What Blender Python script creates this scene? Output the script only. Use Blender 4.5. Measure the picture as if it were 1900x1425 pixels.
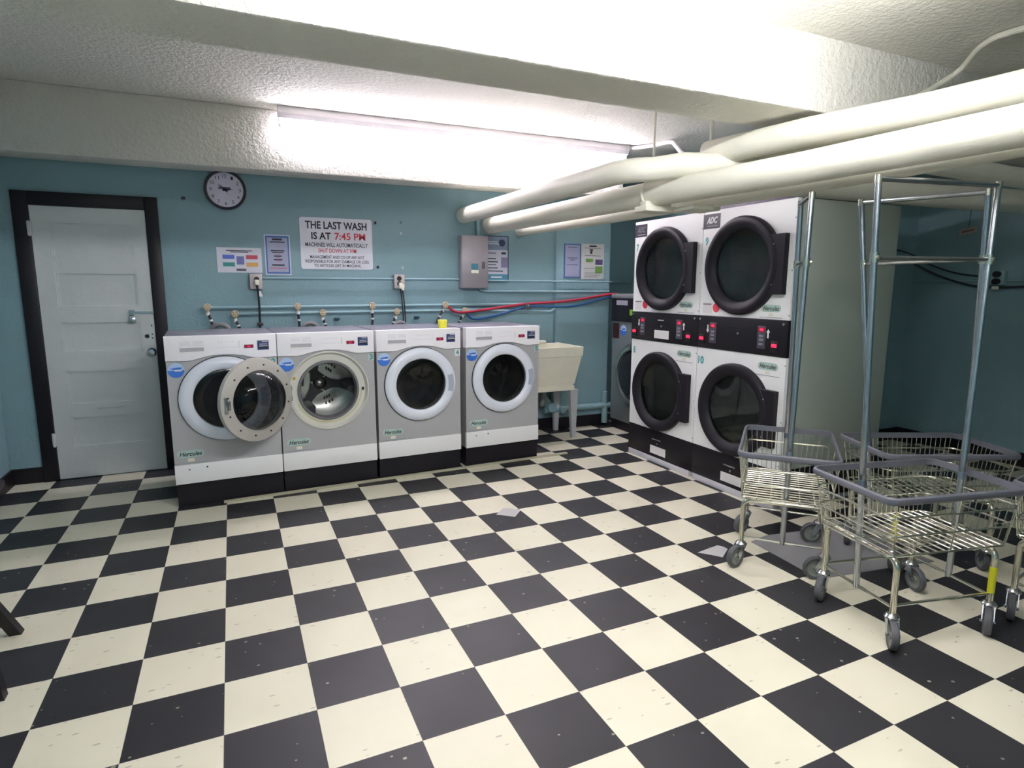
import bpy, bmesh, math, random
from mathutils import Vector, Matrix
PI = math.pi
random.seed(7)
SC = bpy.context.scene
for o in list(bpy.data.objects):
    bpy.data.objects.remove(o)
COL = SC.collection

# ------------------------------------------------------------------ camera
cam_d = bpy.data.cameras.new('camera')
cam_d.sensor_fit = 'HORIZONTAL'; cam_d.sensor_width = 36.0
cam_d.lens = 36.0 * 1127.3 / 1900.0
cam_d.clip_start = 0.02
cam = bpy.data.objects.new('camera', cam_d); COL.objects.link(cam)
cam.location = (0.1156, -2.7056, 1.5112)
cam.rotation_euler = (1.4128, -0.0024, -0.4297)
SC.camera = cam

# ------------------------------------------------------------------ world, exposure
w = bpy.data.worlds.new('world'); SC.world = w; w.use_nodes = True
w.node_tree.nodes['Background'].inputs[0].default_value = (0.02, 0.02, 0.02, 1)
w.node_tree.nodes['Background'].inputs[1].default_value = 0.1
vs = SC.view_settings
vs.view_transform = 'Standard'; vs.look = 'None'; vs.gamma = 1.0; vs.exposure = 1.9
vs.use_curve_mapping = False
TUBE_FRONT = 30.0     # tubes over the machines (visible)
TUBE_NEAR = 46.0      # tubes of the bay nearer the camera
FILL_REAR = 12.0       # unseen tubes behind the camera, added as fill light

# ------------------------------------------------------------------ materials
MATS = {}
def srgb(c):
    if isinstance(c, str):
        c = [int(c[i:i+2], 16) / 255 for i in (0, 2, 4)]
    return tuple((v / 12.92 if v <= 0.04045 else ((v + 0.055) / 1.055) ** 2.4) for v in c) + (1,)
def M(name, color, rough=0.5, metal=0.0, var=0.04, scale=12.0, bump=0.0, bscale=60.0, emit=0.0, coat=0.0, spec=0.5):
    if name in MATS: return MATS[name]
    m = bpy.data.materials.new(name); m.use_nodes = True; MATS[name] = m
    nt = m.node_tree; N = nt.nodes; L = nt.links
    b = N['Principled BSDF']
    tc = N.new('ShaderNodeTexCoord')
    nz = N.new('ShaderNodeTexNoise'); nz.inputs['Scale'].default_value = scale; nz.inputs['Detail'].default_value = 4
    L.new(tc.outputs['Object'], nz.inputs['Vector'])
    c = srgb(color)
    mx = N.new('ShaderNodeMix'); mx.data_type = 'RGBA'
    mx.inputs[6].default_value = tuple(v * (1 - var * 2) for v in c[:3]) + (1,)
    mx.inputs[7].default_value = tuple(min(1, v * (1 + var)) for v in c[:3]) + (1,)
    L.new(nz.outputs['Fac'], mx.inputs[0]); L.new(mx.outputs[2], b.inputs['Base Color'])
    b.inputs['Roughness'].default_value = rough; b.inputs['Metallic'].default_value = metal
    b.inputs['Specular IOR Level'].default_value = spec
    b.inputs['Coat Weight'].default_value = coat
    if emit:
        b.inputs['Emission Color'].default_value = c; b.inputs['Emission Strength'].default_value = emit
    if bump:
        n2 = N.new('ShaderNodeTexNoise'); n2.inputs['Scale'].default_value = bscale
        n2.inputs['Detail'].default_value = 5; n2.inputs['Roughness'].default_value = 0.6
        L.new(tc.outputs['Object'], n2.inputs['Vector'])
        bp = N.new('ShaderNodeBump'); bp.inputs['Strength'].default_value = bump; bp.inputs['Distance'].default_value = 0.016
        L.new(n2.outputs['Fac'], bp.inputs['Height']); L.new(bp.outputs['Normal'], b.inputs['Normal'])
    return m

TEAL = M('teal_wall_paint', '84a5ad', 0.55, var=0.05, scale=2.5, bump=0.25, bscale=45)
TEALP = M('teal_pipe_paint', '8bacb4', 0.45, var=0.08, scale=9)
STUC = M('white_stucco', 'e6e4da', 0.85, var=0.03, scale=4, bump=1.0, bscale=30)
PIPEW = M('off_white_pipe_wrap', 'dcdacb', 0.6, var=0.05, scale=5, bump=0.25, bscale=12)
WHITE = M('white_enamel', 'f4f4f4', 0.3, var=0.01)
WHITEP = M('white_plastic', 'f8f6fa', 0.35, var=0.01)
RINGW = M('pale_blue_white_plastic', 'e6ebf6', 0.28, var=0.01)
SILVER = M('silver_grey_enamel', 'b1b1b3', 0.38, metal=0.0, var=0.02, scale=3)
LID = M('grey_lid_enamel', '85838f', 0.3, var=0.05, scale=6)
BLACK = M('black_rubber', '141216', 0.5, var=0.1)
BLACKP = M('black_plastic', '17131c', 0.55, spec=0.35, var=0.05)
BLACKG = M('black_gloss_paint', '17141b', 0.42, var=0.08, spec=0.35)
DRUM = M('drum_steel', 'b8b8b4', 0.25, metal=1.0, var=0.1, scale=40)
SHADEDRUM = M('shaded_drum_steel', '4c4c4e', 0.45, metal=0.5, var=0.15)  # drum steel darkened in colour for the shade behind closed doors
GASK = M('grey_rubber_gasket', '6c6c70', 0.5)
CHROME = M('chrome_wire', 'dcdacb', 0.2, metal=1.0, var=0.05)
ZINC = M('zinc_plate', 'c6cad0', 0.22, metal=1.0, var=0.12, scale=30)
BUMP = M('grey_vinyl_bumper', '63656e', 0.5, var=0.08)
WHEEL = M('grey_rubber_wheel', '55565a', 0.6, var=0.1)
HUBP = M('grey_plastic_hub', '84877f', 0.5)
DOORW = M('chalky_white_door_paint', 'cdd2d2', 0.5, var=0.05, scale=3, bump=0.12, bscale=25)
CREAM = M('cream_plastic', 'e8e5d2', 0.45, var=0.04)
PAPER = M('white_paper', 'e6e4e4', 0.7, var=0.02)
PANELG = M('grey_panel_steel', '9a9599', 0.45, metal=0.2, var=0.05)
DRSIDE = M('pale_grey_cabinet_enamel', 'a4ada2', 0.4, var=0.02, scale=2)
INK = M('black_ink', '2a2735', 0.6)
REDI = M('red_ink', 'd84455', 0.6)
TEALI = M('teal_ink', '2c9fa0', 0.5)
NAVY = M('navy_label', '24396b', 0.4)
BLUE = M('blue_label', '3a78d8', 0.4)
SKYB = M('pale_blue_label', 'b4cdf0', 0.4)
REDL = M('red_label', 'e0485a', 0.45)
GREENL = M('pale_green_label', 'b2cdc2', 0.5)
LIME = M('green_label', '76b03c', 0.5)
YELLOW = M('yellow_plastic', 'e8e23c', 0.4)
YTAPE = M('yellow_tape', 'd4d022', 0.5)
ORANGE = M('tan_print', 'd8a860', 0.6)
GREYP = M('grey_print', '9a9aa6', 0.6)
LAVP = M('lavender_grey_paper', 'a6abc6', 0.6)
BRASS = M('dull_brass', 'c9b48c', 0.4, metal=0.4)
HOSEB = M('black_hose', '1d1b22', 0.5)
HOSER = M('red_hose', 'ac2a40', 0.4)
HOSEBL = M('blue_hose', '2c5b8c', 0.35)
HOSEG = M('grey_corrugated_hose', '77787c', 0.6)
RUST = M('rusty_brown_metal', '6a4038', 0.7, var=0.2)
GRBOARD = M('grey_board', '8a898c', 0.6, var=0.06, scale=5)
LEDR = M('red_led', 'ff2040', 0.4, emit=0.7)
LEDD = M('dim_red_display', '6a1030', 0.3, emit=0.12)
LEDP = M('dim_red_digits', 'd02850', 0.4, emit=0.35)
TUBEW = M('lamp_housing_white', 'f0ebef', 0.4)

def emis(name, col, s):
    m = bpy.data.materials.new(name); m.use_nodes = True
    N = m.node_tree.nodes; N.clear()
    e = N.new('ShaderNodeEmission'); e.inputs[0].default_value = col; e.inputs[1].default_value = s
    o = N.new('ShaderNodeOutputMaterial'); m.node_tree.links.new(e.outputs[0], o.inputs[0]); return m
TUBE1 = emis('cool_pink_fluorescent', (0.95, 0.88, 1.0, 1), TUBE_FRONT)
TUBE2 = emis('greenish_fluorescent', (0.97, 0.96, 0.99, 1), TUBE_NEAR)
TUBE3 = emis('rear_fill_light', (0.96, 0.95, 1.0, 1), FILL_REAR)

def glass_mat(name, tint, refl_rough=0.03):
    m = bpy.data.materials.new(name); m.use_nodes = True
    nt = m.node_tree; N = nt.nodes; L = nt.links; N.clear()
    t = N.new('ShaderNodeBsdfTransparent'); t.inputs[0].default_value = tint
    g = N.new('ShaderNodeBsdfGlossy'); g.inputs['Roughness'].default_value = refl_rough
    f = N.new('ShaderNodeFresnel'); f.inputs[0].default_value = 1.5
    mx = N.new('ShaderNodeMixShader'); o = N.new('ShaderNodeOutputMaterial')
    L.new(f.outputs[0], mx.inputs[0]); L.new(t.outputs[0], mx.inputs[1]); L.new(g.outputs[0], mx.inputs[2])
    L.new(mx.outputs[0], o.inputs[0]); return m
GLASSD = glass_mat('smoked_glass', (0.62, 0.62, 0.62, 1))
GLASSB = glass_mat('clear_bowl_glass', (0.55, 0.55, 0.56, 1))

def floor_mat():
    T = 0.3048
    m = bpy.data.materials.new('checkered_vinyl_tile'); m.use_nodes = True
    nt = m.node_tree; N = nt.nodes; L = nt.links; b = N['Principled BSDF']
    def math_(op, a, bb=None, clamp=False):
        n = N.new('ShaderNodeMath'); n.operation = op; n.use_clamp = clamp
        for i, v in enumerate((a, bb)):
            if v is None: continue
            if isinstance(v, (int, float)): n.inputs[i].default_value = v
            else: L.new(v, n.inputs[i])
        return n.outputs[0]
    tc = N.new('ShaderNodeTexCoord'); sx = N.new('ShaderNodeSeparateXYZ'); L.new(tc.outputs['Object'], sx.inputs[0])
    X = math_('DIVIDE', sx.outputs[0], T); Y = math_('DIVIDE', sx.outputs[1], T)
    fx = math_('FLOOR', X); fy = math_('FLOOR', Y)
    par = math_('MODULO', math_('ADD', math_('ADD', fx, fy), 200.0), 2.0)   # 1 = black
    par = math_('GREATER_THAN', par, 0.5)
    cv = N.new('ShaderNodeCombineXYZ'); L.new(fx, cv.inputs[0]); L.new(fy, cv.inputs[1])
    wn = N.new('ShaderNodeTexWhiteNoise'); wn.noise_dimensions = '2D'; L.new(cv.outputs[0], wn.inputs['Vector'])
    # elongated chips
    mp = N.new('ShaderNodeMapping'); mp.inputs['Scale'].default_value = (16, 46, 1)
    L.new(tc.outputs['Object'], mp.inputs[0])
    vo = N.new('ShaderNodeTexVoronoi'); vo.inputs['Scale'].default_value = 1.0; L.new(mp.outputs[0], vo.inputs['Vector'])
    sc = N.new('ShaderNodeSeparateColor'); L.new(vo.outputs['Color'], sc.inputs[0])
    chip = math_('MULTIPLY', math_('LESS_THAN', vo.outputs['Distance'], math_('MULTIPLY', sc.outputs[1], 0.22)), math_('GREATER_THAN', sc.outputs[0], 0.55))
    mp2 = N.new('ShaderNodeMapping'); mp2.inputs['Scale'].default_value = (22, 26, 1); mp2.inputs['Location'].default_value = (3, 5, 0)
    L.new(tc.outputs['Object'], mp2.inputs[0])
    v2 = N.new('ShaderNodeTexVoronoi'); v2.inputs['Scale'].default_value = 1.0; L.new(mp2.outputs[0], v2.inputs['Vector'])
    sc2 = N.new('ShaderNodeSeparateColor'); L.new(v2.outputs['Color'], sc2.inputs[0])
    chip2 = math_('MULTIPLY', math_('LESS_THAN', v2.outputs['Distance'], math_('MULTIPLY', sc2.outputs[1], 0.17)), math_('GREATER_THAN', sc2.outputs[0], 0.6))
    nz = N.new('ShaderNodeTexNoise'); nz.inputs['Scale'].default_value = 3.0; nz.inputs['Detail'].default_value = 6
    L.new(tc.outputs['Object'], nz.inputs['Vector'])
    def mixc(f, a, c):
        n = N.new('ShaderNodeMix'); n.data_type = 'RGBA'
        if isinstance(f, float): n.inputs[0].default_value = f
        else: L.new(f, n.inputs[0])
        for i, v in ((6, a), (7, c)):
            if isinstance(v, tuple): n.inputs[i].default_value = v
            else: L.new(v, n.inputs[i])
        return n.outputs[2]
    cream = mixc(nz.outputs['Fac'], srgb('cfcab4'), srgb('e4e0cb'))
    cream = mixc(math_('MULTIPLY', wn.outputs['Value'], 0.25), cream, srgb('d6cbb8'))
    cream = mixc(math_('MULTIPLY', chip, 0.6), cream, srgb('8f8e86'))
    blk = mixc(nz.outputs['Fac'], srgb('1c1b1f'), srgb('29282c'))
    blk = mixc(math_('MULTIPLY', wn.outputs['Value'], 0.5), blk, srgb('333236'))
    blk = mixc(math_('MULTIPLY', chip2, 0.55), blk, srgb('b5b4a0'))
    col = mixc(par, cream, blk)
    # hairline joints
    ex = math_('ABSOLUTE', math_('SUBTRACT', math_('FRACT', X), 0.5)); ey = math_('ABSOLUTE', math_('SUBTRACT', math_('FRACT', Y), 0.5))
    jt = math_('GREATER_THAN', math_('MAXIMUM', ex, ey), 0.4965)
    col = mixc(math_('MULTIPLY', jt, 0.25), col, srgb('4a4750'))
    L.new(col, b.inputs['Base Color'])
    r = math_('ADD', 0.33, math_('MULTIPLY', nz.outputs['Fac'], 0.25))
    L.new(r, b.inputs['Roughness'])
    b.inputs['Specular IOR Level'].default_value = 0.45
    return m
FLOORM = floor_mat()

# ------------------------------------------------------------------ mesh helpers
class MB:
    def __init__(s): s.bm = bmesh.new()
    def box(s, x0, x1, y0, y1, z0, z1, bev=0.0):
        r = bmesh.ops.create_cube(s.bm, size=1.0)
        for v in r['verts']:
            v.co = Vector(((x0+x1)/2 + v.co.x*(x1-x0), (y0+y1)/2 + v.co.y*(y1-y0), (z0+z1)/2 + v.co.z*(z1-z0)))
        if bev:
            es = list({e for v in r['verts'] for e in v.link_edges})
            bmesh.ops.bevel(s.bm, geom=es, offset=bev, segments=2, affect='EDGES', profile=0.5)
        return s
    def tube(s, pts, r, n=10, closed=False, cap=True):
        pts = [Vector(p) for p in pts]; rings = []; k = len(pts); prev = None
        for i, p in enumerate(pts):
            if closed: t = pts[(i+1) % k] - pts[i-1]
            else: t = pts[min(i+1, k-1)] - pts[max(i-1, 0)]
            t.normalize()
            if prev is None:
                a = Vector((0, 0, 1)) if abs(t.z) < 0.9 else Vector((1, 0, 0))
                u = t.cross(a).normalized()
            else:
                u = (prev - t * prev.dot(t)).normalized()
            prev = u; vv = t.cross(u)
            rr = r[i] if isinstance(r, (list, tuple)) else r
            rings.append([s.bm.verts.new(p + rr*(math.cos(2*PI*j/n)*u + math.sin(2*PI*j/n)*vv)) for j in range(n)])
        for i in range(k if closed else k-1):
            A = rings[i]; B = rings[(i+1) % k]; off = 0
            if closed and i == k-1:
                off = min(range(n), key=lambda o: (A[0].co - B[o].co).length)
            for j in range(n):
                s.bm.faces.new((A[j], A[(j+1) % n], B[(j+1+off) % n], B[(j+off) % n]))
        if cap and not closed:
            s.bm.faces.new(rings[0][::-1]); s.bm.faces.new(rings[-1])
        return s
    def cyl(s, p0, p1, r, n=16): return s.tube([p0, p1], r, n)
    def lathe(s, prof, c=(0, 0, 0), axis='y', n=48, a0=0.0, a1=2*PI):
        """prof: list of (radius, depth along axis)"""
        full = abs(a1 - a0 - 2*PI) < 1e-6; rings = []
        m = n if full else n+1
        for rr, d in prof:
            ring = []
            for j in range(m):
                a = a0 + (a1-a0)*j/n
                ca, sa = rr*math.cos(a), rr*math.sin(a)
                if axis == 'y': p = (c[0]+ca, c[1]+d, c[2]+sa)
                elif axis == 'x': p = (c[0]+d, c[1]+ca, c[2]+sa)
                else: p = (c[0]+ca, c[1]+sa, c[2]+d)
                ring.append(s.bm.verts.new(p))
            rings.append(ring)
        for A, B in zip(rings, rings[1:]):
            for j in range(n):
                try: s.bm.faces.new((A[j], A[(j+1) % m], B[(j+1) % m], B[j]))
                except ValueError: pass
        return s
    def disc(s, c, r, axis='y', n=48):
        vs_ = []
        for j in range(n):
            a = 2*PI*j/n; ca, sa = r*math.cos(a), r*math.sin(a)
            vs_.append(s.bm.verts.new({'y': (c[0]+ca, c[1], c[2]+sa), 'x': (c[0], c[1]+ca, c[2]+sa), 'z': (c[0]+ca, c[1]+sa, c[2])}[axis]))
        s.bm.faces.new(vs_); return s
    def prism(s, poly, d0, d1, plane='xz'):
        """poly in the given plane, extruded from d0 to d1 along the third axis"""
        def P(a, b, d): return {'xz': (a, d, b), 'xy': (a, b, d), 'yz': (d, a, b)}[plane]
        A = [s.bm.verts.new(P(a, b, d0)) for a, b in poly]; B = [s.bm.verts.new(P(a, b, d1)) for a, b in poly]
        k = len(poly)
        s.bm.faces.new(A); s.bm.faces.new(B[::-1])
        for i in range(k): s.bm.faces.new((A[i], B[i], B[(i+1) % k], A[(i+1) % k]))
        return s
    def plate_hole(s, x0, x1, z0, z1, cx, cz, r, y0, y1):
        """a plate in xz with a round hole, y0 front, y1 back"""
        angs = [2*PI*i/64 for i in range(64)]
        for X, Z in ((x0, z0), (x1, z0), (x1, z1), (x0, z1)): angs.append(math.atan2(Z-cz, X-cx) % (2*PI))
        angs = sorted(set(round(a, 6) for a in angs))
        out = []; inn = []
        for a in angs:
            ca, sa = math.cos(a), math.sin(a); t = 1e9
            if ca > 1e-9: t = min(t, (x1-cx)/ca)
            if ca < -1e-9: t = min(t, (x0-cx)/ca)
            if sa > 1e-9: t = min(t, (z1-cz)/sa)
            if sa < -1e-9: t = min(t, (z0-cz)/sa)
            out.append((cx+t*ca, cz+t*sa)); inn.append((cx+r*ca, cz+r*sa))
        k = len(angs)
        R = [[s.bm.verts.new((a, y, b)) for a, b in L_] for L_, y in ((out, y0), (inn, y0), (inn, y1), (out, y1))]
        for A, B in ((R[0], R[1]), (R[1], R[2]), (R[2], R[3]), (R[3], R[0])):
            for i in range(k): s.bm.faces.new((A[i], A[(i+1) % k], B[(i+1) % k], B[i]))
        return s
    def quad(s, *p):
        s.bm.faces.new([s.bm.verts.new(q) for q in p]); return s
    def build(s, name, mat, parent=None, smooth=35, loc=None, rot=None):
        bmesh.ops.recalc_face_normals(s.bm, faces=s.bm.faces[:])
        me = bpy.data.meshes.new(name); s.bm.to_mesh(me); s.bm.free()
        me.materials.append(mat)
        if smooth:
            for p in me.polygons: p.use_smooth = True
            try: me.set_sharp_from_angle(angle=math.radians(smooth))
            except Exception: pass
        o = bpy.data.objects.new(name, me); COL.objects.link(o)
        if parent: o.parent = parent
        if loc: o.location = loc
        if rot: o.rotation_euler = rot
        return o
def tag(o, label=None, cat=None, group=None, kind=None):
    if label: o['label'] = label
    if cat: o['category'] = cat
    if group: o['group'] = group
    if kind: o['kind'] = kind
    return o
def thing(name, label, cat, loc=(0, 0, 0), rotz=0.0, group=None):
    o = bpy.data.objects.new(name, None); COL.objects.link(o)
    o.empty_display_size = 0.1; o.location = loc; o.rotation_euler = (0, 0, rotz)
    return tag(o, label, cat, group)
def struct(o, label=None): return tag(o, label, None, None, 'structure')
def kids(o): return [c for c in bpy.data.objects if c.parent == o]
def dup(o, parent=None):
    c = o.copy(); COL.objects.link(c); c.parent = parent
    for ch in kids(o): dup(ch, c)
    return c
def text(string, cx, cz, W, H, mat, parent, name='lettering', y=-0.001, bold=0.03, shear=0.0, spacing=1.0):
    """lettering in the local xz plane facing -y, fitted into W x H"""
    cu = bpy.data.curves.new(name, 'FONT'); cu.body = string; cu.align_x = 'CENTER'
    cu.offset = bold; cu.shear = shear; cu.space_line = spacing; cu.resolution_u = 3
    ob = bpy.data.objects.new(name, cu); COL.objects.link(ob)
    dg = bpy.context.evaluated_depsgraph_get()
    me = bpy.data.meshes.new_from_object(ob.evaluated_get(dg))
    bpy.data.objects.remove(ob)
    xs = [v.co.x for v in me.vertices]; ys = [v.co.y for v in me.vertices]
    mx, my = (min(xs)+max(xs))/2, (min(ys)+max(ys))/2
    sx = W/(max(xs)-min(xs)); sy = H/(max(ys)-min(ys))
    for v in me.vertices: v.co = Vector((cx+(v.co.x-mx)*sx, y, cz+(v.co.y-my)*sy))
    me.materials.clear(); me.materials.append(mat)
    o = bpy.data.objects.new(name, me); COL.objects.link(o); o.parent = parent
    return o
def arc(c, r, a0, a1, n, ax=(1, 0, 0), ay=(0, 0, 1)):
    c, ax, ay = Vector(c), Vector(ax), Vector(ay)
    return [c + r*math.cos(a0+(a1-a0)*i/n)*ax + r*math.sin(a0+(a1-a0)*i/n)*ay for i in range(n+1)]
def smoothpath(pts, n=6):
    P = [Vector(p) for p in pts]; out = []
    P = [2*P[0]-P[1]] + P + [2*P[-1]-P[-2]]
    for i in range(1, len(P)-2):
        for k in range(n):
            t = k/n; a, b, c, d = P[i-1], P[i], P[i+1], P[i+2]
            out.append(0.5*((2*b)+(-a+c)*t+(2*a-5*b+4*c-d)*t*t+(-a+3*b-3*c+d)*t**3))
    out.append(P[-2]); return out

# ------------------------------------------------------------------ room shell
XL, XR, YB, YF, ZC, ZN = -1.5, 6.2, 2.98, -4.6, 2.90, 2.80
struct(MB().box(XL-.15, XR+.15, YF-.15, 3.75, -0.1, 0).build('floor', FLOORM, smooth=0))
mb = MB(); mb.box(XL-.15, XR+.15, -.20, 3.75, ZC, ZC+.12); mb.box(XL-.15, XR+.15, YF-.15, -.20, ZN, ZC+.12)
struct(mb.build('ceiling', STUC, smooth=0))
mb = MB(); mb.box(XL-.15, 3.2, YB, 3.6, 0, ZC); mb.box(3.2, 3.86, YB-.05, 3.6, 0, ZC)
struct(mb.build('wall_back', TEAL, smooth=0))
struct(MB().box(XL-.15, XL, YF, YB, 0, ZC).build('wall_left', TEAL, smooth=0))
struct(MB().box(3.86, 4.9, 3.6, 3.75, 0, ZC).build('wall_recess', TEAL, smooth=0))
struct(MB().box(4.75, 4.9, 1.3, 3.6, 0, ZC).build('wall_side', TEAL, smooth=0))
struct(MB().box(4.75, XR, 1.15, 1.3, 0, ZC).build('wall_service', TEAL, smooth=0))
struct(MB().box(XR, XR+.15, YF, 1.3, 0, ZC).build('wall_right', TEAL, smooth=0))
struct(MB().box(XL-.15, XR+.15, YF-.15, YF, 0, ZC).build('wall_front', TEAL, smooth=0))
# ceiling beams
struct(MB().box(XL, 3.86, 2.72, YB, 2.43, ZC, 0.012).build('trim_1', STUC))
struct(MB().box(XL, XR, -0.29, 0.08, 2.43, ZC, 0.012).build('trim_2', STUC))
# black baseboards
mb = MB(); mb.box(3.0, 3.2, YB-.015, YB, 0, .12); mb.box(3.185, 3.86, YB-.066, YB-.05, 0, .12)
struct(mb.build('baseboard_back', BLACKG, smooth=0))
struct(MB().box(XL, -1.30, YB-.018, YB, 0, .12).build('baseboard_corner', BLACKG, smooth=0))
struct(MB().box(XL, XL+.018, YF, YB-.018, 0, .12).build('baseboard_left', BLACKG, smooth=0))
struct(MB().box(XR-.018, XR, YF, 1.15, 0, .12).build('baseboard_right', BLACKG, smooth=0))
struct(MB().box(4.75, XR-.018, 1.132, 1.15, 0, .12).build('baseboard_service', BLACKG, smooth=0))

# door with casing
def zrow(a, b): return a, b
fr = MB()
fr.box(-1.295, -1.195, YB-.035, YB, 0, 2.20, .004); fr.box(-.455, -.365, YB-.035, YB, 0, 2.20, .004)
fr.box(-1.195, -.455, YB-.035, YB, 2.10, 2.20, .004)
struct(fr.build('trim_3', BLACKG))
dr = MB()
x0, x1 = -1.193, -.457; px0, px1 = -1.078, -.553
yf, yr = YB-.022, YB-.006
dr.box(x0, px0, yf, YB, .01, 2.098); dr.box(px1, x1, yf, YB, .01, 2.098)
rows = [(1.727, 1.99), (1.352, 1.615), (1.001, 1.242), (.589, .862), (.251, .50)]
zs = [2.098] + [v for r in rows for v in (r[1], r[0])] + [.01]
for a, b in zip(zs[0::2], zs[1::2]): dr.box(px0, px1, yf, YB, b, a)
for a, b in rows: dr.box(px0, px1, yr, YB, a, b)
door = struct(dr.build('door_1', DOORW, smooth=0))
mb = MB()
for a, b in rows:   # moulding strips round each panel
    mb.prism([(px0, a), (px1, a), (px1-.012, a+.012), (px0+.012, a+.012)], yf+.001, yr)
    mb.prism([(px0, b), (px1, b), (px1-.012, b-.012), (px0+.012, b-.012)], yf+.001, yr)
    mb.prism([(px0, a), (px0, b), (px0+.012, b-.012), (px0+.012, a+.012)], yf+.006, yr)
    mb.prism([(px1, a), (px1, b), (px1-.012, b-.012), (px1-.012, a+.012)], yf+.006, yr)
mb.build('panel_moulding', DOORW, door, smooth=0)
mb = MB(); mb.box(-.60, -.43, yf-.012, yf-.004, 1.297, 1.313); mb.box(-.625, -.585, yf-.006, yf, 1.275, 1.325)
mb.tube(arc((-.605, yf-.015, 1.27), .018, 0, PI, 8), .004, 6); mb.box(-.628, -.582, yf-.026, yf-.006, 1.225, 1.268, .004)
mb.build('hasp_and_padlock', ZINC, door)
mb = MB(); mb.cyl((-.515, yf-.002, 1.115), (-.515, yf+.001, 1.115), .016)
for z in (1.13, 1.10, 1.20): mb.cyl((-.478, yf-.002, z), (-.478, yf+.001, z), .006, 8)
mb.build('lock_hole', BLACK, door)
mb = MB(); mb.lathe([(.001, -.05), (.024, -.048), (.03, -.035), (.024, -.022), (.012, -.016), (.012, 0), (.034, 0)], (-.492, yf, .985), n=20)
mb.build('door_knob', ZINC, door)
for z in (1.93, .33):
    mb = MB(); mb.box(-1.212, -1.185, YB-.042, YB-.03, z-.05, z+.05, .002); mb.cyl((-1.199, YB-.046, z-.055), (-1.199, YB-.046, z+.055), .007, 8)
    mb.build('hinge', DOORW, door)
MB().box(-.90, -.72, yf-.0015, yf, .553, .557).build('scratch_mark', GREYP, door, smooth=0)

# ------------------------------------------------------------------ ceiling lamps
def lamp(x0, y0, x1, y1, tube, label, zc=ZC, ntube=1, name='fluorescent_fixture'):
    L_ = math.hypot(x1-x0, y1-y0)
    t = thing(name, label, 'light fixture', (x0, y0, zc), math.atan2(y1-y0, x1-x0))
    mb = MB(); mb.prism([(-.055, 0), (.055, 0), (.055, -.05), (.035, -.085), (-.035, -.085), (-.055, -.05)], 0, L_, 'yz')
    mb.build('housing', TUBEW, t, smooth=0)
    for xx in (.012, L_-.012):
        MB().box(xx-.011, xx+.011, -.014, .014, -.145, -.085, .003).build('lamp_holder', TUBEW, t)
    MB().cyl((.025, 0, -.122), (L_-.025, 0, -.122), .019, 14).build('lamp_tube', tube, t)
    return t
lamp(.54, 2.64, 3.80, 2.60, TUBE1, 'long lit white fluorescent fixture on the ceiling over the washers')
lamp(.30, -1.20, 2.70, -1.20, TUBE2, 'lit fluorescent fixture hung in the bay nearer the viewer', zc=2.72)
for hx in (.6, 2.4): tag(MB().box(hx-.03, hx+.03, -1.23, -1.17, 2.72, ZN).build('fixture_spacer', TUBEW), 'white spacer above the near fixture, ' + ('left' if hx < 1 else 'right') + ' one', 'spacer')
lamp(-1.0, -3.6, 1.4, -3.6, TUBE3, 'unseen fluorescent fixture added behind the viewer as fill light', zc=ZN)  # added fill lamp out of view, brightens the machine fronts

# ------------------------------------------------------------------ pipes under the ceiling
def pipe(pts, r, label, mat=PIPEW, name='overhead_pipe', cat='pipe', group=None, n=20, sm=None):
    mb = MB(); mb.tube(smoothpath(pts, sm) if sm else pts, r, n)
    return tag(mb.build(name, mat), label, cat, group)
pipe([(2.20, 2.975, 2.19), (2.27, 1.6, 2.20), (2.33, .75, 2.21)] + [tuple(v) for v in arc((2.58, .62, 2.21), .25, PI, 1.5*PI-.45, 6, (1, 0, 0), (0, 1, 0))] + [(2.60, .30, 2.23), (2.90, .20, 2.235), (3.10, .12, 2.235)], .072,
     'thick white insulated pipe that leaves the wall above the grey electrical panel and bends right')
pipe([(2.47, 2.975, 2.105), (2.60, .6, 2.10), (2.74, -.45, 2.10), (2.80, -1.5, 2.10), (2.83, -3.0, 2.10), (2.85, -4.6, 2.10)], .078,
     'thick white insulated pipe running the whole length over the floor, lowest of the pipes')
pipe([(2.80, 2.975, 2.07), (2.86, 1.6, 2.06), (2.85, .55, 2.05), (2.95, -.4, 2.06), (3.02, -1.5, 2.08), (3.05, -4.6, 2.1)], .05,
     'thinner white pipe tucked beneath and beside the thick one')
pipe([(2.83, .34, 2.32), (2.93, -.3, 2.32), (3.08, -.85, 2.32), (3.16, -1.5, 2.32), (3.2, -4.6, 2.32)], .075,
     'white insulated pipe running just under the ceiling beam')
pipe([(3.05, .10, 2.28), (3.12, -.3, 2.28), (3.25, -.85, 2.28), (3.33, -1.5, 2.28), (3.4, -4.6, 2.28)], .045,
     'slim white pipe beside the pipe under the ceiling beam')
pipe([(3.35, -.40, 2.23), (4.6, -.38, 2.21), (5.4, -.40, 2.20), (6.195, -.45, 2.18)], .062,
     'thick white pipe crossing toward the right wall above the dark corner')
pipe([(3.25, .20, 2.175), (4.4, .18, 2.175), (5.3, .10, 2.17), (6.195, -.02, 2.17)], .085, 'pale pipe running to the right wall over the end of the dryers')
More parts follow.
